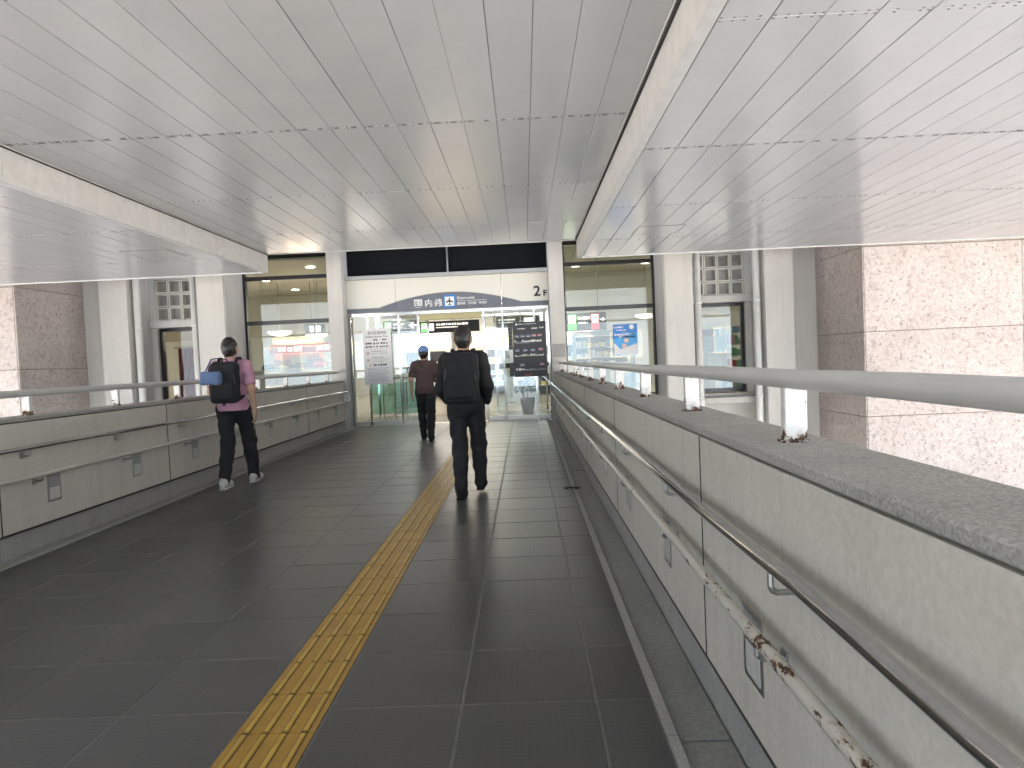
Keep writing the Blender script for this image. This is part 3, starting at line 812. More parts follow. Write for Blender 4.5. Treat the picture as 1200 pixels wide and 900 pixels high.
# hanging direction signs
def hang(name, label, x0, x1, y, z0, z1, items):
    s_ = thing(name, label, 'sign', ((x0 + x1) / 2, y, z0))
    box('board', x0, x1, y, y + .08, z0, z1, 'sign_dark', s_, .004)
    for x in (x0 + .2, x1 - .2): tube('hanger', [(x, y + .04, z1), (x, y + .04, 3.99)], .012, 'steel_dull', s_, 6)
    h = z1 - z0
    for (kind, x, wd) in items:
        if kind in ('green', 'red'):
            sq = box('pictogram', x, x + wd, y - .006, y - .001, z0 + .03, z1 - .03, 'lit_green' if kind == 'green' else 'lit_red', s_)
            box('panel', x + .025, x + wd - .025, y - .010, y - .0065, z0 + h * .42, z1 - .055, 'lit_white', sq)
            poly('glyph', [(x + wd * .3, z0 + h * .64), (x + wd * .7, z0 + h * .70), (x + wd * .66, z0 + h * .75), (x + wd * .35, z0 + h * .72)], y - .013, y - .0105, 'letter_black', sq)
        elif kind == 'text':
            scribble('print', [(x, x + wd, z0 + h * .62, h * .18, .02), (x, x + wd * .8, z0 + h * .40, h * .10, .015)], 'lit_white', s_, y - .001, int(x * 100) & 255)
        elif kind == 'white':
            box('panel', x, x + wd, y - .006, y - .001, z0 + .06, z1 - .06, 'lit_white', s_)
        elif kind in ('right', 'left'):
            q = 1 if kind == 'right' else -1; cxx = x + wd / 2; zc = z0 + h * .6; k_ = wd / 2
            pts = [(-1, -.15), (.1, -.15), (-.25, -.65), (.15, -.65), (1, 0), (.15, .65), (-.25, .65), (.1, .15), (-1, .15)]
            poly('arrow', [(cxx + q * px * k_, zc + pz * k_) for px, pz in pts], y - .004, y - .001, 'lit_white', s_)
hang('direction_sign', 'dark hanging sign with green and red squares and right arrow behind the right window', .98, 2.20, 18, 2.05, 2.52, [('white', 1.0, .14), ('green', 1.19, .23), ('text', 1.46, .32), ('red', 1.80, .22), ('right', 2.04, .14)])
hang('direction_sign', 'dark hanging sign with a green square seen through the entrance doors', -2.90, -1.2, 19.05, 2.22, 2.54, [('green', -2.83, .21), ('white', -2.60, .13), ('text', -2.40, .9)])
hang('direction_sign', 'dark hanging sign with left arrow seen through the left entrance pane', -3.95, -2.93, 19.3, 2.26, 2.62, [('green', -3.9, .2), ('text', -3.65, .3), ('left', -3.22, .26)])
hang('direction_sign', 'dark hanging sign with white text behind the right door posts', -.75, .5, 19.6, 2.30, 2.62, [('text', -.68, .5), ('white', .05, .3)])
hang('direction_sign', 'small dark hanging sign with white panels behind the left window', -6.55, -5.95, 20.5, 2.42, 2.72, [('white', -6.4, .12), ('white', -6.22, .14)])
# far shop fronts and counters deep in the concourse
for i, (x0, x1, y, mt, lit, lab) in enumerate([(-5.2, -2.9, 27.5, 'interior_white', 'lit_white', 'white lit shop front deep inside, seen through the left door panes'),
        (-2.8, .2, 28.5, 'interior_white', 'lit_yellow', 'pale yellow lit shop front deep inside the centre doors'), (.3, 2.8, 26.5, 'counter_pale', 'lit_white', 'pale lit shop front deep inside, seen through the right door panes')]):
    f_ = thing('lit_shop', lab, 'shop', ((x0 + x1) / 2, y, 0))
    box('wall', x0, x1, y, y + .15, 0, 3.2, mt, f_)
    box('light_header', x0 + .1, x1 - .1, y - .12, y - .001, 1.95, 2.55, lit, f_, .01)
    boxes('opening', [(x0 + .25, x1 - .25, y - .02, y - .002, .0, 1.85)], 'sign_dark', f_)
    q_ = random.Random(i + 40)
    for z_ in (.35, .8, 1.25):
        sh_ = box('shelf', x0 + .3, x1 - .3, y - .35, y - .03, z_, z_ + .03, 'interior_white', f_)
        x = x0 + .34
        while x < x1 - .5:
            wd = q_.uniform(.1, .3); box('packet', x, x + wd, y - .33, y - .08, z_ + .031, z_ + q_.uniform(.15, .34), q_.choice(['pack_4', 'sign_white', 'pack_1', 'counter_pale', 'khaki', 'pack_6']), sh_); x += wd + .02
for i, x in enumerate((-3.7, -.1)):
    t_ = thing('ticket_counter', 'white counter with dark screen standing in the concourse behind the %s door panes' % ('left' if i == 0 else 'right'), 'counter', (x, 22, 0))
    box('body', x - .55, x + .55, 22, 22.5, 0, 1.05, 'counter_pale', t_, .01); box('top', x - .6, x + .6, 21.95, 22.55, 1.05, 1.09, 'interior_white', t_, .004)
    sc_ = box('screen', x - .25, x + .25, 22.2, 22.24, 1.18, 1.52, 'sign_black', t_, .004); box('stand', x - .03, x + .03, 22.2, 22.24, 1.09, 1.179, 'steel_dull', sc_)
# shop behind the left window
sh = thing('souvenir_shop', 'orange and red shop front behind the left window', 'shop', (-6.7, 21, 0))
box('back_wall', -7.6, -6.05, 20.6, 20.7, 0, 2.35, 'shop_orange', sh)
box('header', -7.5, -5.5, 20.1, 20.35, 1.86, 2.12, 'shop_red', sh, .01)
scribble('lettering', [(-7.25, -6.55, 1.91, .15, .05), (-6.1, -5.6, 1.91, .15, .05)], 'lit_white', sh, 20.098, 21)
box('shelf_board', -7.45, -6.1, 20.3, 20.59, 1.62, 1.66, 'brown_wood', sh); box('shelf_panel', -7.3, -6.2, 20.55, 20.598, 1.66, 1.85, 'brown_wood', sh)
box('price_panel', -6.95, -6.45, 20.28, 20.298, 1.56, 1.78, 'khaki', sh)
box('light_strip', -7.5, -6.1, 20.4, 20.5, 2.19, 2.24, 'lamp_warm', sh)
ct = thing('shop_counter', 'pale counter in front of the orange shop', 'counter', (-6.6, 19.4, 0))
box('front', -7.75, -5.0, 19.3, 19.36, 0, 1.36, 'counter_pale', ct); box('top', -7.8, -4.95, 19.25, 19.9, 1.36, 1.40, 'interior_white', ct, .006)
for i in range(4): box('front_panel', -7.7 + .68 * i, -7.06 + .68 * i, 19.288, 19.2995, .1, 1.3, 'counter_pale', ct, .004)
for i, (x, mt, hh) in enumerate([(-7.35, 'sign_dark', .16), (-6.95, 'khaki', .10), (-6.55, 'teal_dark', .14), (-5.9, 'pack_0', .18), (-5.5, 'pack_4', .22)]):
    bm = bmesh.new(); sweep(bm, [(0, 0, 0), (0, 0, hh * .55), (0, 0, hh * .85), (0, 0, hh)], [.17, .17, .12, .03], 14)
    tag(link('goods_pile', finish(bm, 'goods_pile', True), mt, None, (x, 19.5, 1.4)), ['dark heap of goods on the counter by the left window', 'small khaki heap of goods on the left counter', 'dark green heap of goods on the left counter', 'red heap of goods on the left counter', 'pale heap of goods on the left counter'][i], 'goods')
# kiosk behind the right window
kk = thing('kiosk', 'pale blue kiosk with dark shelves behind the right window', 'kiosk', (1.9, 18.6, 0))
boxes('frame', [(1.32, 1.42, 18.5, 18.6, 0, 2.05), (2.9, 3.0, 18.5, 18.6, 0, 2.05), (1.42, 2.9, 18.5, 18.6, 1.93, 2.05)], 'shelf_blue', kk, .005)
box('back', 1.42, 2.9, 19.2, 19.25, 0, 1.93, 'sign_dark', kk)
rr = random.Random(5)
for z in (1.05, 1.32, 1.60):
    shf = box('shelf', 1.43, 2.89, 18.75, 19.19, z, z + .025, 'interior_white', kk)
    x = 1.47
    while x < 2.7:
        wd = rr.uniform(.08, .18); box('packet', x, x + wd, 18.78, 18.95, z + .026, z + rr.uniform(.12, .22), rr.choice(['pack_4', 'pack_4', 'pack_2', 'pack_1', 'sign_white']), shf); x += wd + .015
box('counter', 1.43, 2.89, 18.52, 19.15, .0, 1.0, 'counter_pale', kk, .01)
# blue poster on the right window glass
po = thing('poster', 'blue poster with white lettering on the right window', 'poster', (2.34, 15.69, 1.38))
yp = 15.70
box('sheet', 2.07, 2.62, yp - .004, yp, 1.38, 2.07, 'sign_blue', po)
poly('sea', [(2.07, 1.72), (2.62, 1.88), (2.62, 1.62), (2.30, 1.50), (2.07, 1.5)], yp - .0065, yp - .0045, 'sky_blue', po)
poly('white_corner', [(2.07, 1.38), (2.62, 1.38), (2.62, 1.63), (2.22, 1.50), (2.07, 1.66)], yp - .009, yp - .007, 'sign_white', po)
scribble('lettering', [(2.09, 2.30, 1.98, .05, .015), (2.13, 2.36, 1.92, .035, .012), (2.25, 2.42, 1.87, .015, .01), (2.09, 2.58, 1.81, .05, .01), (2.2, 2.56, 1.755, .05, .01)], 'sign_white', po, yp - .0045, 31)
bm = bmesh.new(); sweep(bm, [(2.49, yp - .010, 2.0), (2.49, yp - .0045, 2.0)], .055, 14); link('emblem', finish(bm, 'emblem'), 'sign_white', po)
bm = bmesh.new(); sweep(bm, [(2.36, yp - .013, 1.70), (2.36, yp - .010, 1.70)], .055, 14); sweep(bm, [(2.31, yp - .013, 1.57), (2.31, yp - .010, 1.57)], .06, 14)
link('picture', finish(bm, 'picture'), 'skin_tone_print', po)
# shelves of packets and pale cupboard behind the small right window, red curtain behind the small left one
cb = thing('cupboard', 'pale blue panelled cupboard behind the small right window', 'cupboard', (4.7, 18, 0))
box('carcass', 3.9, 5.2, 18.0, 18.5, 0, 1.75, 'shelf_blue', cb)
for i in range(3): box('door', 3.93 + .425 * i, 4.34 + .425 * i, 17.975, 17.999, .1, 1.35, 'counter_pale', cb, .006)
box('cornice', 3.85, 5.22, 17.9, 18.5, 1.95, 2.1, 'interior_white', cb); box('upper', 3.9, 5.2, 18.2, 18.5, 1.75, 1.95, 'teal_dark', cb)
sf = thing('display_shelf', 'shelf of colourful packets behind the small right window', 'shelf', (5.75, 18.3, 0))
boxes('rack', [(5.32, 5.36, 18.1, 18.5, 0, 2.1), (6.4, 6.44, 18.1, 18.5, 0, 2.1)] + [(5.36, 6.4, 18.1, 18.5, .3 + .3 * i, .325 + .3 * i) for i in range(6)], 'interior_white', sf)
for i in range(6):
    x = 5.38
    while x < 6.3:
        wd = rr.uniform(.07, .15); box('packet', x, x + wd, 18.12, 18.4, .326 + .3 * i, .326 + .3 * i + rr.uniform(.14, .25), 'pack_%d' % rr.randrange(7), sf); x += wd + .01
cu = thing('curtain', 'dark red curtain behind the small left window', 'curtain', (-8.2, 16.3, 0))
bm = bmesh.new(); a_ = [];
for i in range(61):
    x = -8.08 + .95 * i / 60 - .32; yy = .035 * math.sin(i * .9) + .012 * math.sin(i * 2.3)
    a_.append((bm.verts.new((x + 8.2, yy, .3)), bm.verts.new((x + 8.2, yy * .7, 2.0))))
for p_, q_ in zip(a_, a_[1:]): bm.faces.new((p_[0], q_[0], q_[1], p_[1]))
g_ = bmesh.ops.solidify(bm, geom=bm.faces[:], thickness=.006)
link('cloth', finish(bm, 'cloth', True), 'curtain_red', cu, (-8.2, 16.5, 0)); tube('rod', [(-8.5, 16.5, 2.02), (-7.0, 16.5, 2.02)], .012, 'steel_dull', cu)
# glass balustrade behind the notice
gb = thing('glass_balustrade', 'green glass balustrade with steel posts behind the white notice', 'balustrade', (-3.3, 17.4, 0))
for i in range(6): box('post', -3.95 + .3 * i, -3.92 + .3 * i, 17.4, 17.43, 0, 1.02, 'steel', gb, .003)
for i in range(5): box('pane', -3.915 + .3 * i, -3.655 + .3 * i, 17.41, 17.42, .12, .92, 'green_glass', gb)
tube('top_rail', [(-3.97, 17.415, 1.04), (-2.40, 17.415, 1.04)], .022, 'steel', gb)
# potted plant behind the guide board
pt = thing('potted_plant', 'dark green potted plant below the black guide board, behind the glass', 'plant', (.05, 17.2, 0))
bm = bmesh.new(); sweep(bm, [(0, 0, 0), (0, 0, .05), (0, 0, .36), (0, 0, .40)], [.13, .14, .19, .2], 18); link('pot', finish(bm, 'pot', True), 'pot_grey', pt, (.05, 17.2, 0))
bm = bmesh.new(); rr = random.Random(2)
for i in range(260):
    th, ph = rr.uniform(0, 6.28), rr.uniform(-.3, 1.4); rad = rr.uniform(.12, .34)
    c_ = Vector((rad * math.cos(th) * math.cos(ph), rad * math.sin(th) * math.cos(ph), .62 + rad * math.sin(ph)))
    d_ = Vector((rr.gauss(0, 1), rr.gauss(0, 1), rr.gauss(0, .6))).normalized(); e_ = d_.cross(Vector((rr.gauss(0, 1), rr.gauss(0, 1), 1))).normalized()
    L, W_ = rr.uniform(.07, .13), rr.uniform(.02, .04)
    bm.faces.new([bm.verts.new(c_ + d_ * L * .5), bm.verts.new(c_ + e_ * W_), bm.verts.new(c_ - d_ * L * .5), bm.verts.new(c_ - e_ * W_)])
tag(link('foliage', finish(bm, 'foliage'), 'leaf_green', pt, (.05, 17.2, 0)), kind='stuff')
tube('stem', [(.05, 17.2, .35), (.06, 17.2, .6), (.05, 17.21, .8)], .015, 'brown_wood', pt, 6)

# ================================================================ OUTSIDE, BEHIND THE CAMERA (seen in reflections)
pk_ = thing('office_building', 'pale blue-grey office block across the forecourt behind the viewer', 'building', (0, -48, GROUND))
box('wall', -40, 40, -62, -48, GROUND, GROUND + 15, 'pale_blue_wall', pk_)
for i in range(13):
    for k_ in range(3):
        wn = box('window', -38 + 6 * i, -34.2 + 6 * i, -47.99, -47.93, GROUND + 1.5 + 4.6 * k_, GROUND + 4.6 + 4.6 * k_, 'white_trim', pk_)
        box('pane', -37.8 + 6 * i, -34.4 + 6 * i, -47.929, -47.92, GROUND + 1.7 + 4.6 * k_, GROUND + 4.4 + 4.6 * k_, 'shelf_blue', wn)

# ================================================================ PEOPLE
plain('skin', (.50, .30, .21), .5, var=.05); plain('hair_black', (.012, .010, .009), .45, var=.3, scale=90)
def fabric(name, c, rough=.85):
    n = N(name); f = n.noise(9, 4); g = n.noise(420, 2)
    n.set(n.ramp(f, [(.3, tuple(x * .82 for x in c)), (.7, tuple(x * 1.12 for x in c))]), rough); n.bump(n.math('ADD', g, f), .25, .004)
for nm, c in (('cloth_black', (.014, .014, .016)), ('cloth_charcoal', (.022, .022, .025)), ('cloth_pink', (.52, .27, .36)), ('cloth_blue', (.11, .17, .30)), ('cap_blue', (.20, .32, .62)),
              ('cloth_brown', (.10, .06, .055)), ('cloth_grey', (.13, .125, .12)), ('bag_black', (.012, .012, .014)), ('shoe_white', (.55, .54, .52)), ('shoe_black', (.012, .012, .012))): fabric(nm, c)
plain('eye_dark', (.02, .015, .012), .2); plain('lips', (.40, .18, .15), .5)

def smin(a, b, k):
    h = np.maximum(k - np.abs(a - b), 0) / k
    return np.minimum(a, b) - h * h * k * .25
def sdf(prims, P, k):
    D = None
    for p in prims:
        if p[0] == 'c':
            _, a, b, ra, rb = p[:5]; fl = p[5] if len(p) > 5 else 1.0
            a, b = np.array(a, float), np.array(b, float); s = np.array([1, 1 / fl, 1]); mid = (a + b) / 2
            Q = (P - mid) * s; A, B = (a - mid) * s, (b - mid) * s; ba = B - A
            t = np.clip(((Q - A) @ ba) / (ba @ ba), 0, 1)
            d = np.linalg.norm(Q - A - t[..., None] * ba, axis=-1) - (ra + (rb - ra) * t)
        elif p[0] == 'e':
            q = P - np.array(p[1], float); r = np.array(p[2], float)
            k0 = np.linalg.norm(q / r, axis=-1); k1 = np.linalg.norm(q / (r * r), axis=-1) + 1e-9; d = k0 * (k0 - 1) / k1
        else:   # rounded box
            q = np.abs(P - np.array(p[1], float)) - (np.array(p[2], float) - p[3])
            d = np.linalg.norm(np.maximum(q, 0), axis=-1) + np.minimum(q.max(-1), 0) - p[3]
        D = d if D is None else smin(D, d, k)
    return D
def prim_bounds(prims, pad=.05):
    lo, hi = [], []
    for p in prims:
        if p[0] == 'c':
            for q, r in ((p[1], p[3]), (p[2], p[4])): lo.append(np.array(q, float) - r); hi.append(np.array(q, float) + r)
        else:
            lo.append(np.array(p[1], float) - np.array(p[2])); hi.append(np.array(p[1], float) + np.array(p[2]))
    return np.min(lo, 0) - pad, np.max(hi, 0) + pad
def surface(name, fn, lo, hi, res):
    """surface nets over a sampled distance field"""
    ax = [np.arange(lo[i], hi[i] + res, res) for i in range(3)]
    P = np.stack(np.meshgrid(*ax, indexing='ij'), -1).astype(np.float32)
    D = fn(P); nx, ny, nz = D.shape
    ins = D < 0
    acc = np.zeros((nx - 1, ny - 1, nz - 1, 3), np.float32); cnt = np.zeros((nx - 1, ny - 1, nz - 1), np.float32)
    cs = [(i, j, k) for i in (0, 1) for j in (0, 1) for k in (0, 1)]
    sl = lambda c: tuple(slice(c[i], D.shape[i] - 1 + c[i]) for i in range(3))
    for a in cs:
        for d in range(3):
            if a[d]: continue
            b = tuple(a[i] + (i == d) for i in range(3))
            da, db = D[sl(a)], D[sl(b)]; cr_ = (da < 0) != (db < 0)
            t = np.where(cr_, da / np.where(cr_, da - db, 1), 0)
            off = np.zeros(da.shape + (3,), np.float32)
            for i in range(3): off[..., i] = a[i]
            off[..., d] += t
            acc += off * cr_[..., None]; cnt += cr_
    act = cnt > 0; idx = -np.ones(act.shape, np.int64); cells = np.argwhere(act); idx[act] = np.arange(len(cells))
    V = (cells + acc[act] / cnt[act][:, None]) * res + np.array(lo)
    F = []
    for d in range(3):
        u, v_ = (d + 1) % 3, (d + 2) % 3
        s0 = [slice(None)] * 3; s1 = [slice(None)] * 3; s0[d] = slice(0, -1); s1[d] = slice(1, None)
        a, b = ins[tuple(s0)], ins[tuple(s1)]
        e = np.argwhere(a != b); flip = a[tuple(e.T)]
        ok = (e[:, u] > 0) & (e[:, v_] > 0) & (e[:, u] < act.shape[u]) & (e[:, v_] < act.shape[v_]); e, flip = e[ok], flip[ok]
        q = []
        for du, dv in ((1, 1), (0, 1), (0, 0), (1, 0)):
            c = e.copy(); c[:, u] -= du; c[:, v_] -= dv; q.append(idx[tuple(c.T)])
        q = np.stack(q, 1); q[~flip] = q[~flip][:, ::-1]; F.append(q)
    F = np.concatenate(F)
    me = bpy.data.meshes.new(name); me.from_pydata(V.tolist(), [], F.tolist()); me.update()
    me.polygons.foreach_set('use_smooth', [True] * len(me.polygons))
    return me
def wrinkle(P, amp, s=0.0):
    x, y_, z = P[..., 0], P[..., 1], P[..., 2]
    return amp * (np.sin(31 * z + 9 * np.sin(7 * x + s) + 13 * y_) * .6 + np.sin(23 * x - 37 * z + 5 * np.sin(11 * y_ + s)) * .4 + np.sin(67 * z + 21 * x + s) * .25)
def hand_prims(wr, d, side):
    """palm, four fingers of unequal length with a knuckle bend, thumb off the side of the palm"""
    wr = np.array(wr, float); d = np.array(d, float); d /= np.linalg.norm(d)
    fwd = np.array([0, 1.0, 0]); fwd -= d * (fwd @ d); fwd /= np.linalg.norm(fwd)      # across the palm (thumb side)
    inn = np.cross(d, fwd) * (1 if side < 0 else -1)
    if inn[0] * side > 0: inn = -inn                                                     # towards the body: fingers curl that way
    pr = [('c', wr, wr + d * .03, .026, .028), ('c', wr + d * .03 - fwd * .018, wr + d * .085 - fwd * .022, .017, .014), ('c', wr + d * .03 + fwd * .015, wr + d * .088 + fwd * .022, .018, .014), ('c', wr + d * .03, wr + d * .09, .018, .015)]
    fing = []
    for k, (o, L) in enumerate(((.030, .068), (.010, .076), (-.010, .071), (-.029, .055))):
        b = wr + d * .088 + fwd * o; mid = b + d * L * .52 + inn * .010; tip = mid + d * L * .36 + inn * .026
        fing += [('c', b, mid, .0088, .0082), ('c', mid, tip, .0082, .0068)]
    b = wr + d * .028 + fwd * .024; mid = b + d * .036 + fwd * .022 + inn * .012; tip = mid + d * .030 + fwd * .002 + inn * .012
    fing += [('c', b, mid, .012, .0098), ('c', mid, tip, .0098, .0078)]
    return pr, fing

def person(label, loc, rotz, pose, look, scale=1.0):
    p = thing('person', label, 'person', (0, 0, 0), None)
    L, Rr = pose['L'], pose['R']; AL, AR = pose['AL'], pose['AR']
    hd = np.array(pose.get('head', (0, .035, 1.60)), float)
    main = [('e', hd, (.076, .094, .115)), ('e', hd + (0, .055, -.055), (.052, .05, .058)), ('c', hd + (0, -.02, -.09), (0, -.01, 1.40), .052, .062), ('c', hd + (0, .092, .008), hd + (0, .108, -.022), .010, .015),
            ('e', hd + (.077, -.005, -.012), (.014, .022, .034)), ('e', hd + (-.077, -.005, -.012), (.014, .022, .034)),
            ('c', (-.145, -.01, 1.385), (.145, -.01, 1.385), .058, .058), ('e', (0, 0, 1.26), (.155, .10, .19)), ('e', (0, 0, 1.07), (.132, .092, .17)), ('e', (0, -.01, .95), (.15, .11, .12))]
    hands = []
    for leg in (L, Rr):
        h, kn, an, toe = leg
        main += [('c', h, kn, .082, .055), ('c', kn, an, .055, .038), ('c', np.array(kn) + (0, -.02, -.08), np.array(kn) * .4 + np.array(an) * .6, .05, .036), ('c', np.array(an) + (0, -.03, -.05), toe, .036, .028)]
    fings = []
    for side, arm in ((-1, AL), (1, AR)):
        s_, e_, w_, hdir = arm
        main += [('c', s_, e_, .047, .038), ('c', e_, w_, .038, .026)]
        a, b = hand_prims(w_, hdir, side); hands += a; fings.append(b)
    lo, hi = prim_bounds(main + hands + fings[0] + fings[1], .03)
    def body(P):
        d = smin(sdf(main, P, .045), sdf(hands, P, .014), .012)
        for f_ in fings:
            flo, fhi = prim_bounds(f_, .02)
            i0 = [max(0, int((flo[i] - lo[i]) / res_b)) for i in range(3)]; i1 = [int((fhi[i] - lo[i]) / res_b) + 2 for i in range(3)]
            s3 = tuple(slice(a, b) for a, b in zip(i0, i1))
            d[s3] = smin(d[s3], sdf(f_, P[s3], .004), .006)
        return d
    res_b = look.get('res', .0085)
    bd = link('body', surface('body', body, lo, hi, res_b), 'skin', p)
    for s_ in (-1, 1):
        bm = bmesh.new(); bmesh.ops.create_uvsphere(bm, u_segments=10, v_segments=8, radius=.011); link('eye', finish(bm, 'eye', True), 'eye_dark', bd, tuple(hd + (s_ * .032, .088, .012)))
    link('mouth', surface('mouth', lambda P: sdf([('c', hd + (-.02, .103, -.062), hd + (.02, .103, -.062), .007, .007)], P, .01), hd + (-.04, .08, -.08), hd + (.04, .13, -.04), .004), 'lips', bd)
    # hair
    hp = [('e', hd + (0, -.012, .012), (.090, .104, .122)), ('c', hd + (0, -.055, -.02), hd + (0, -.05, -.075), .062, .045)]
    if look.get('long'): hp.append(('c', hd + (0, -.07, -.04), (0, -.10, 1.38), .055, .035))
    def hairf(P):
        d = sdf(hp, P, .03) + wrinkle(P * 3.0, .0025, 2)
        face = np.minimum(P[..., 1] - (hd[1] + .042), -(P[..., 2] - (hd[2] + .062)))     # keep the face clear
        neck = -(P[..., 2] - (hd[2] - (.30 if look.get('long') else .105)))
        ears = np.minimum(np.abs(P[..., 0]) - .066, np.minimum(-(P[..., 2] - hd[2] - .02), P[..., 1] - (hd[1] - .04)))
        return np.maximum(np.maximum(np.maximum(d, face), neck), ears)
    lo, hi = prim_bounds(hp, .03); link('hair', surface('hair', hairf, lo, hi, .007), look.get('hair', 'hair_black'), p)
    if look.get('cap'):
        cp = [('e', hd + (0, -.008, .035), (.102, .116, .108))]
        def capf(P):
            d = np.maximum(sdf(cp, P, .02), -(P[..., 2] - hd[2] - .028)); brim = sdf([('e', hd + (0, .10, .034), (.075, .10, .010))], P, .01); return smin(d, brim, .01)
        link('cap', surface('cap', capf, hd + (-.13, -.15, -.02), hd + (.13, .23, .17), .007), look['cap'], p)
    # top
    hem, sl = look['hem'], look['sleeve']
    tp = [('c', (-.150, -.01, 1.392), (.150, -.01, 1.392), .071, .071), ('e', (0, 0, 1.26), (.182, .128, .21)), ('e', (0, 0, 1.06), (.168, .122, .22)), ('e', (0, -.005, .93), (.185, .142, .16)), ('c', (0, -.012, 1.40), (0, 0, 1.455), .085, .070)]
    for arm in (AL, AR):
        s_, e_, w_, _ = [np.array(q, float) for q in arm]
        if sl > .55: tp += [('c', s_, e_, .070, .056), ('c', e_, e_ + (w_ - e_) * .97, .056, .043)]
        else: tp.append(('c', s_, s_ + (e_ - s_) * .68, .069, .064))
    def topf(P):
        d = sdf(tp, P, .035) + wrinkle(P, .0055, 1)
        d = np.maximum(d, hem - P[..., 2]); col_ = np.linalg.norm((P[..., :2] - np.array([0, 0.0])) / np.array([1, 1]), axis=-1)
        d = np.maximum(d, -np.maximum(np.maximum(col_ - .060, 1.425 - P[..., 2]), -.2))
        return np.maximum(d, P[..., 2] - 1.475)
    lo, hi = prim_bounds(tp, .02); lo[2] = hem - .02
    link(look['top_name'], surface('top', topf, lo, hi, .0095), look['top'], p)
    # trousers
    tr = [('e', (0, -.008, .95), (.168, .132, .13))]
    for leg in (L, Rr):
        h, kn, an, toe = [np.array(q, float) for q in leg]
        tr += [('c', h, kn, .102, .078), ('c', kn, an + (0, 0, -.02), .078, .062), ('c', kn + (0, -.02, -.08), kn * .4 + an * .6, .072, .062)]
    def trf(P):
        d = sdf(tr, P, .03) + wrinkle(P, .006, 4); d = np.maximum(d, P[..., 2] - 1.03)
        return d
    lo, hi = prim_bounds(tr, .02); link('trousers', surface('trousers', trf, lo, hi, .0095), look['trousers'], p)
    for leg in (L, Rr):
        an, toe = np.array(leg[2], float), np.array(leg[3], float)
        f = toe - an; heel = an + np.array([0, -.045, -.055]); dz = np.array([0, 0, .018])
        sp_ = [('c', heel, toe, .042, .036), ('c', heel + (0, .01, .035), an + (0, .0, .01), .045, .047), ('c', heel + (0, .05, .03), toe + dz * .6, .044, .034), ('e', toe + (0, .01, 0), (.046, .062, .036))]
        so = link('shoe', surface('shoe', lambda P: np.maximum(sdf(sp_, P, .03), leg[4] - P[..., 2] if len(leg) > 4 else -1), *prim_bounds(sp_, .02), .0075), look['shoe'], p)
        if len(leg) <= 4:
            z0 = min(heel[2], toe[2]) - .045
            box('sole', an[0] - .044, an[0] + .044, heel[1] - .035, toe[1] + .06, max(.0, z0 + .004), max(.0, z0) + .024, look['sole'], so, .010)
    c, s_ = math.cos(rotz), math.sin(rotz)
    p.location = loc; p.rotation_euler = (0, 0, rotz); p.scale = (scale,) * 3
    return p
def backpack(label, loc, rotz, mat, pocket=None, scale=1.0, big=1.0):
    b = thing('backpack', label, 'backpack', (0, 0, 0))
    bagp = [('b', (0, -.215, 1.20), (.158 * big, .085, .225 * big), .06), ('b', (0, -.20, 1.30), (.145 * big, .075, .14), .06)]
    lo, hi = prim_bounds(bagp, .03); link('bag', surface('bag', lambda P: sdf(bagp, P, .03) + wrinkle(P, .003, 6), lo, hi, .009), mat, b)
    pp = [('b', (0, -.295, 1.11), (.12, .035, .10), .03)]; lo, hi = prim_bounds(pp, .02)
    link('pocket', surface('pocket', lambda P: sdf(pp, P, .02) + wrinkle(P, .002, 3), lo, hi, .008), mat, b)
    for s_ in (-1, 1):
        tube('strap', [(s_ * .09, -.14, 1.40), (s_ * .10, -.07, 1.475), (s_ * .105, .02, 1.48), (s_ * .11, .10, 1.42), (s_ * .12, .145, 1.30), (s_ * .13, .135, 1.18), (s_ * .145, .05, 1.08), (s_ * .14, -.13, 1.02)], .017, mat, b, 8)
    tube('grab_loop', [(-.03, -.17, 1.43), (-.02, -.18, 1.47), (.02, -.18, 1.47), (.03, -.17, 1.43)], .008, mat, b, 6)
    tube('zip', [(-.14 * big, -.285, 1.18), (-.12 * big, -.290, 1.34), (0, -.285, 1.40), (.12 * big, -.290, 1.34), (.14 * big, -.285, 1.18)], .004, 'cloth_grey', b, 5)
    b.location = loc; b.rotation_euler = (0, 0, rotz); b.scale = (scale,) * 3
    return b
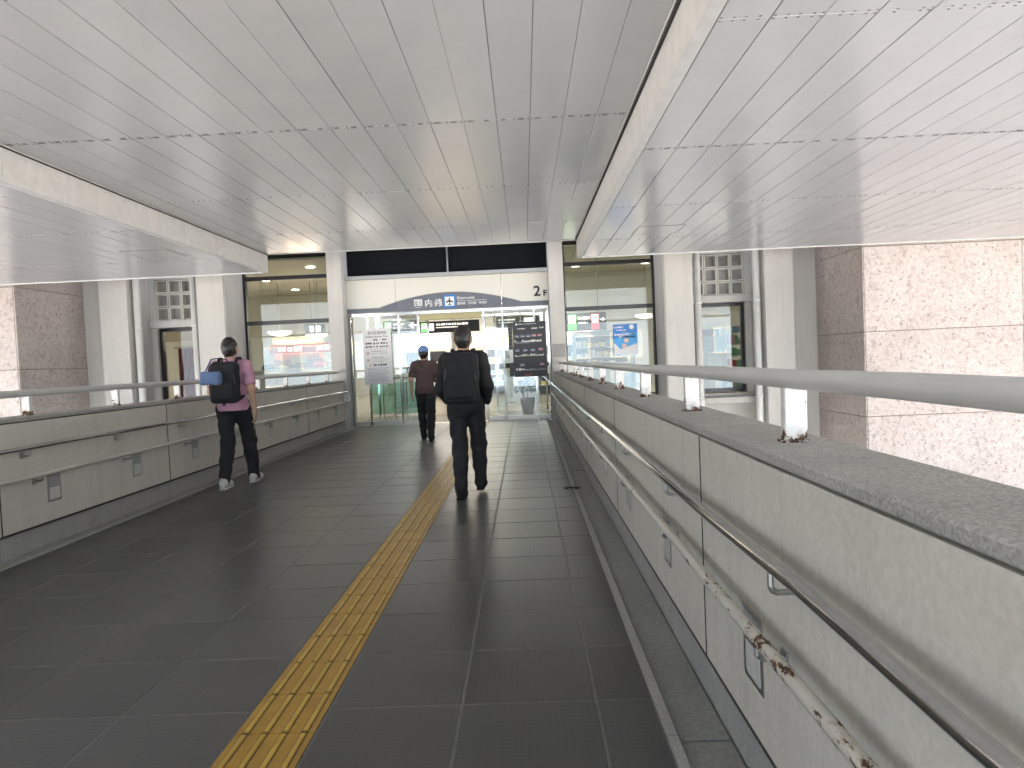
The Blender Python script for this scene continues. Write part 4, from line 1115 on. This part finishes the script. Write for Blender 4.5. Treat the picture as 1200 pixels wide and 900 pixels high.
# each leg: hip, knee, ankle, toe
walk_a = dict(L=((-.09, 0, .92), (-.085, .07, .50), (-.075, -.05, .10), (-.08, .09, .042)), R=((.09, .02, .92), (.09, .20, .53), (.085, .27, .13), (.09, .40, .075)),
              AL=((-.18, -.01, 1.385), (-.235, -.06, 1.10), (-.20, .14, .96), (.2, .8, -.1)), AR=((.18, -.01, 1.385), (.235, -.06, 1.10), (.20, .14, .96), (-.2, .8, -.1)), head=(0, .045, 1.595))
person('person seen from behind in black jacket and black trousers, walking at the walkway centre', (-.60, 6.78, 0), R(-3), walk_a,
       dict(hem=.82, sleeve=1.0, top='cloth_black', top_name='jacket', trousers='cloth_charcoal', shoe='shoe_black', sole='shoe_black'), 1.0)
backpack('black backpack on the back of the person in the black jacket', (-.60, 6.78, 0), R(-3), 'bag_black', big=1.08)
walk_b = dict(L=((-.09, 0, .92), (-.09, .03, .50), (-.085, -.16, .11), (-.09, -.03, .042)), R=((.09, .02, .92), (.10, .20, .52), (.12, .24, .105), (.13, .385, .045)),
              AL=((-.18, -.01, 1.385), (-.245, .03, 1.11), (-.19, .22, 1.10), (.35, .8, .1)), AR=((.18, -.01, 1.385), (.25, -.09, 1.12), (.255, -.03, .88), (0, .12, -1)), head=(-.015, .045, 1.595))
person('person in pink T-shirt, black trousers and white shoes walking beside the left parapet', (-3.47, 8.02, 0), R(4), walk_b,
       dict(hem=.88, sleeve=.4, top='cloth_pink', top_name='shirt', trousers='cloth_black', shoe='shoe_white', sole='shoe_white'), 1.03)
backpack('black backpack worn by the person in the pink T-shirt', (-3.47, 8.02, 0), R(4), 'bag_black', scale=1.03)
pb_ = thing('pouch', 'blue pouch hung at the shoulder of the person in pink', 'pouch', (-3.54, 7.69, 1.26))
lo, hi = prim_bounds([('b', (0, 0, 0), (.12, .05, .075), .035)], .03)
link('bag', surface('bag', lambda P: sdf([('b', (0, 0, 0), (.12, .05, .075), .035)], P, .02) + wrinkle(P, .007, 8), lo, hi, .009), 'cloth_blue', pb_, (-3.55, 7.67, 1.30))
tube('strap', [(-3.64, 7.69, 1.35), (-3.64, 7.90, 1.52), (-3.62, 8.04, 1.53), (-3.61, 8.15, 1.42), (-3.66, 8.17, 1.26)], .009, 'cloth_blue', pb_, 6)
walk_c = dict(L=((-.09, 0, .92), (-.09, .16, .53), (-.085, .22, .105), (-.09, .36, .045)), R=((.09, .02, .92), (.09, .05, .50), (.085, -.14, .11), (.09, 0, .042)),
              AL=((-.18, -.01, 1.385), (-.235, -.10, 1.12), (-.24, -.04, .88), (0, .12, -1)), AR=((.18, -.01, 1.385), (.235, .04, 1.12), (.22, .20, .94), (0, .5, -.8)))
person('person in blue cap and dark brown top walking ahead near the doors', (-1.78, 12.1, 0), R(2), walk_c,
       dict(hem=.86, sleeve=.4, top='cloth_brown', top_name='shirt', trousers='cloth_charcoal', shoe='shoe_black', sole='shoe_black', cap='cap_blue', res=.011), .97)
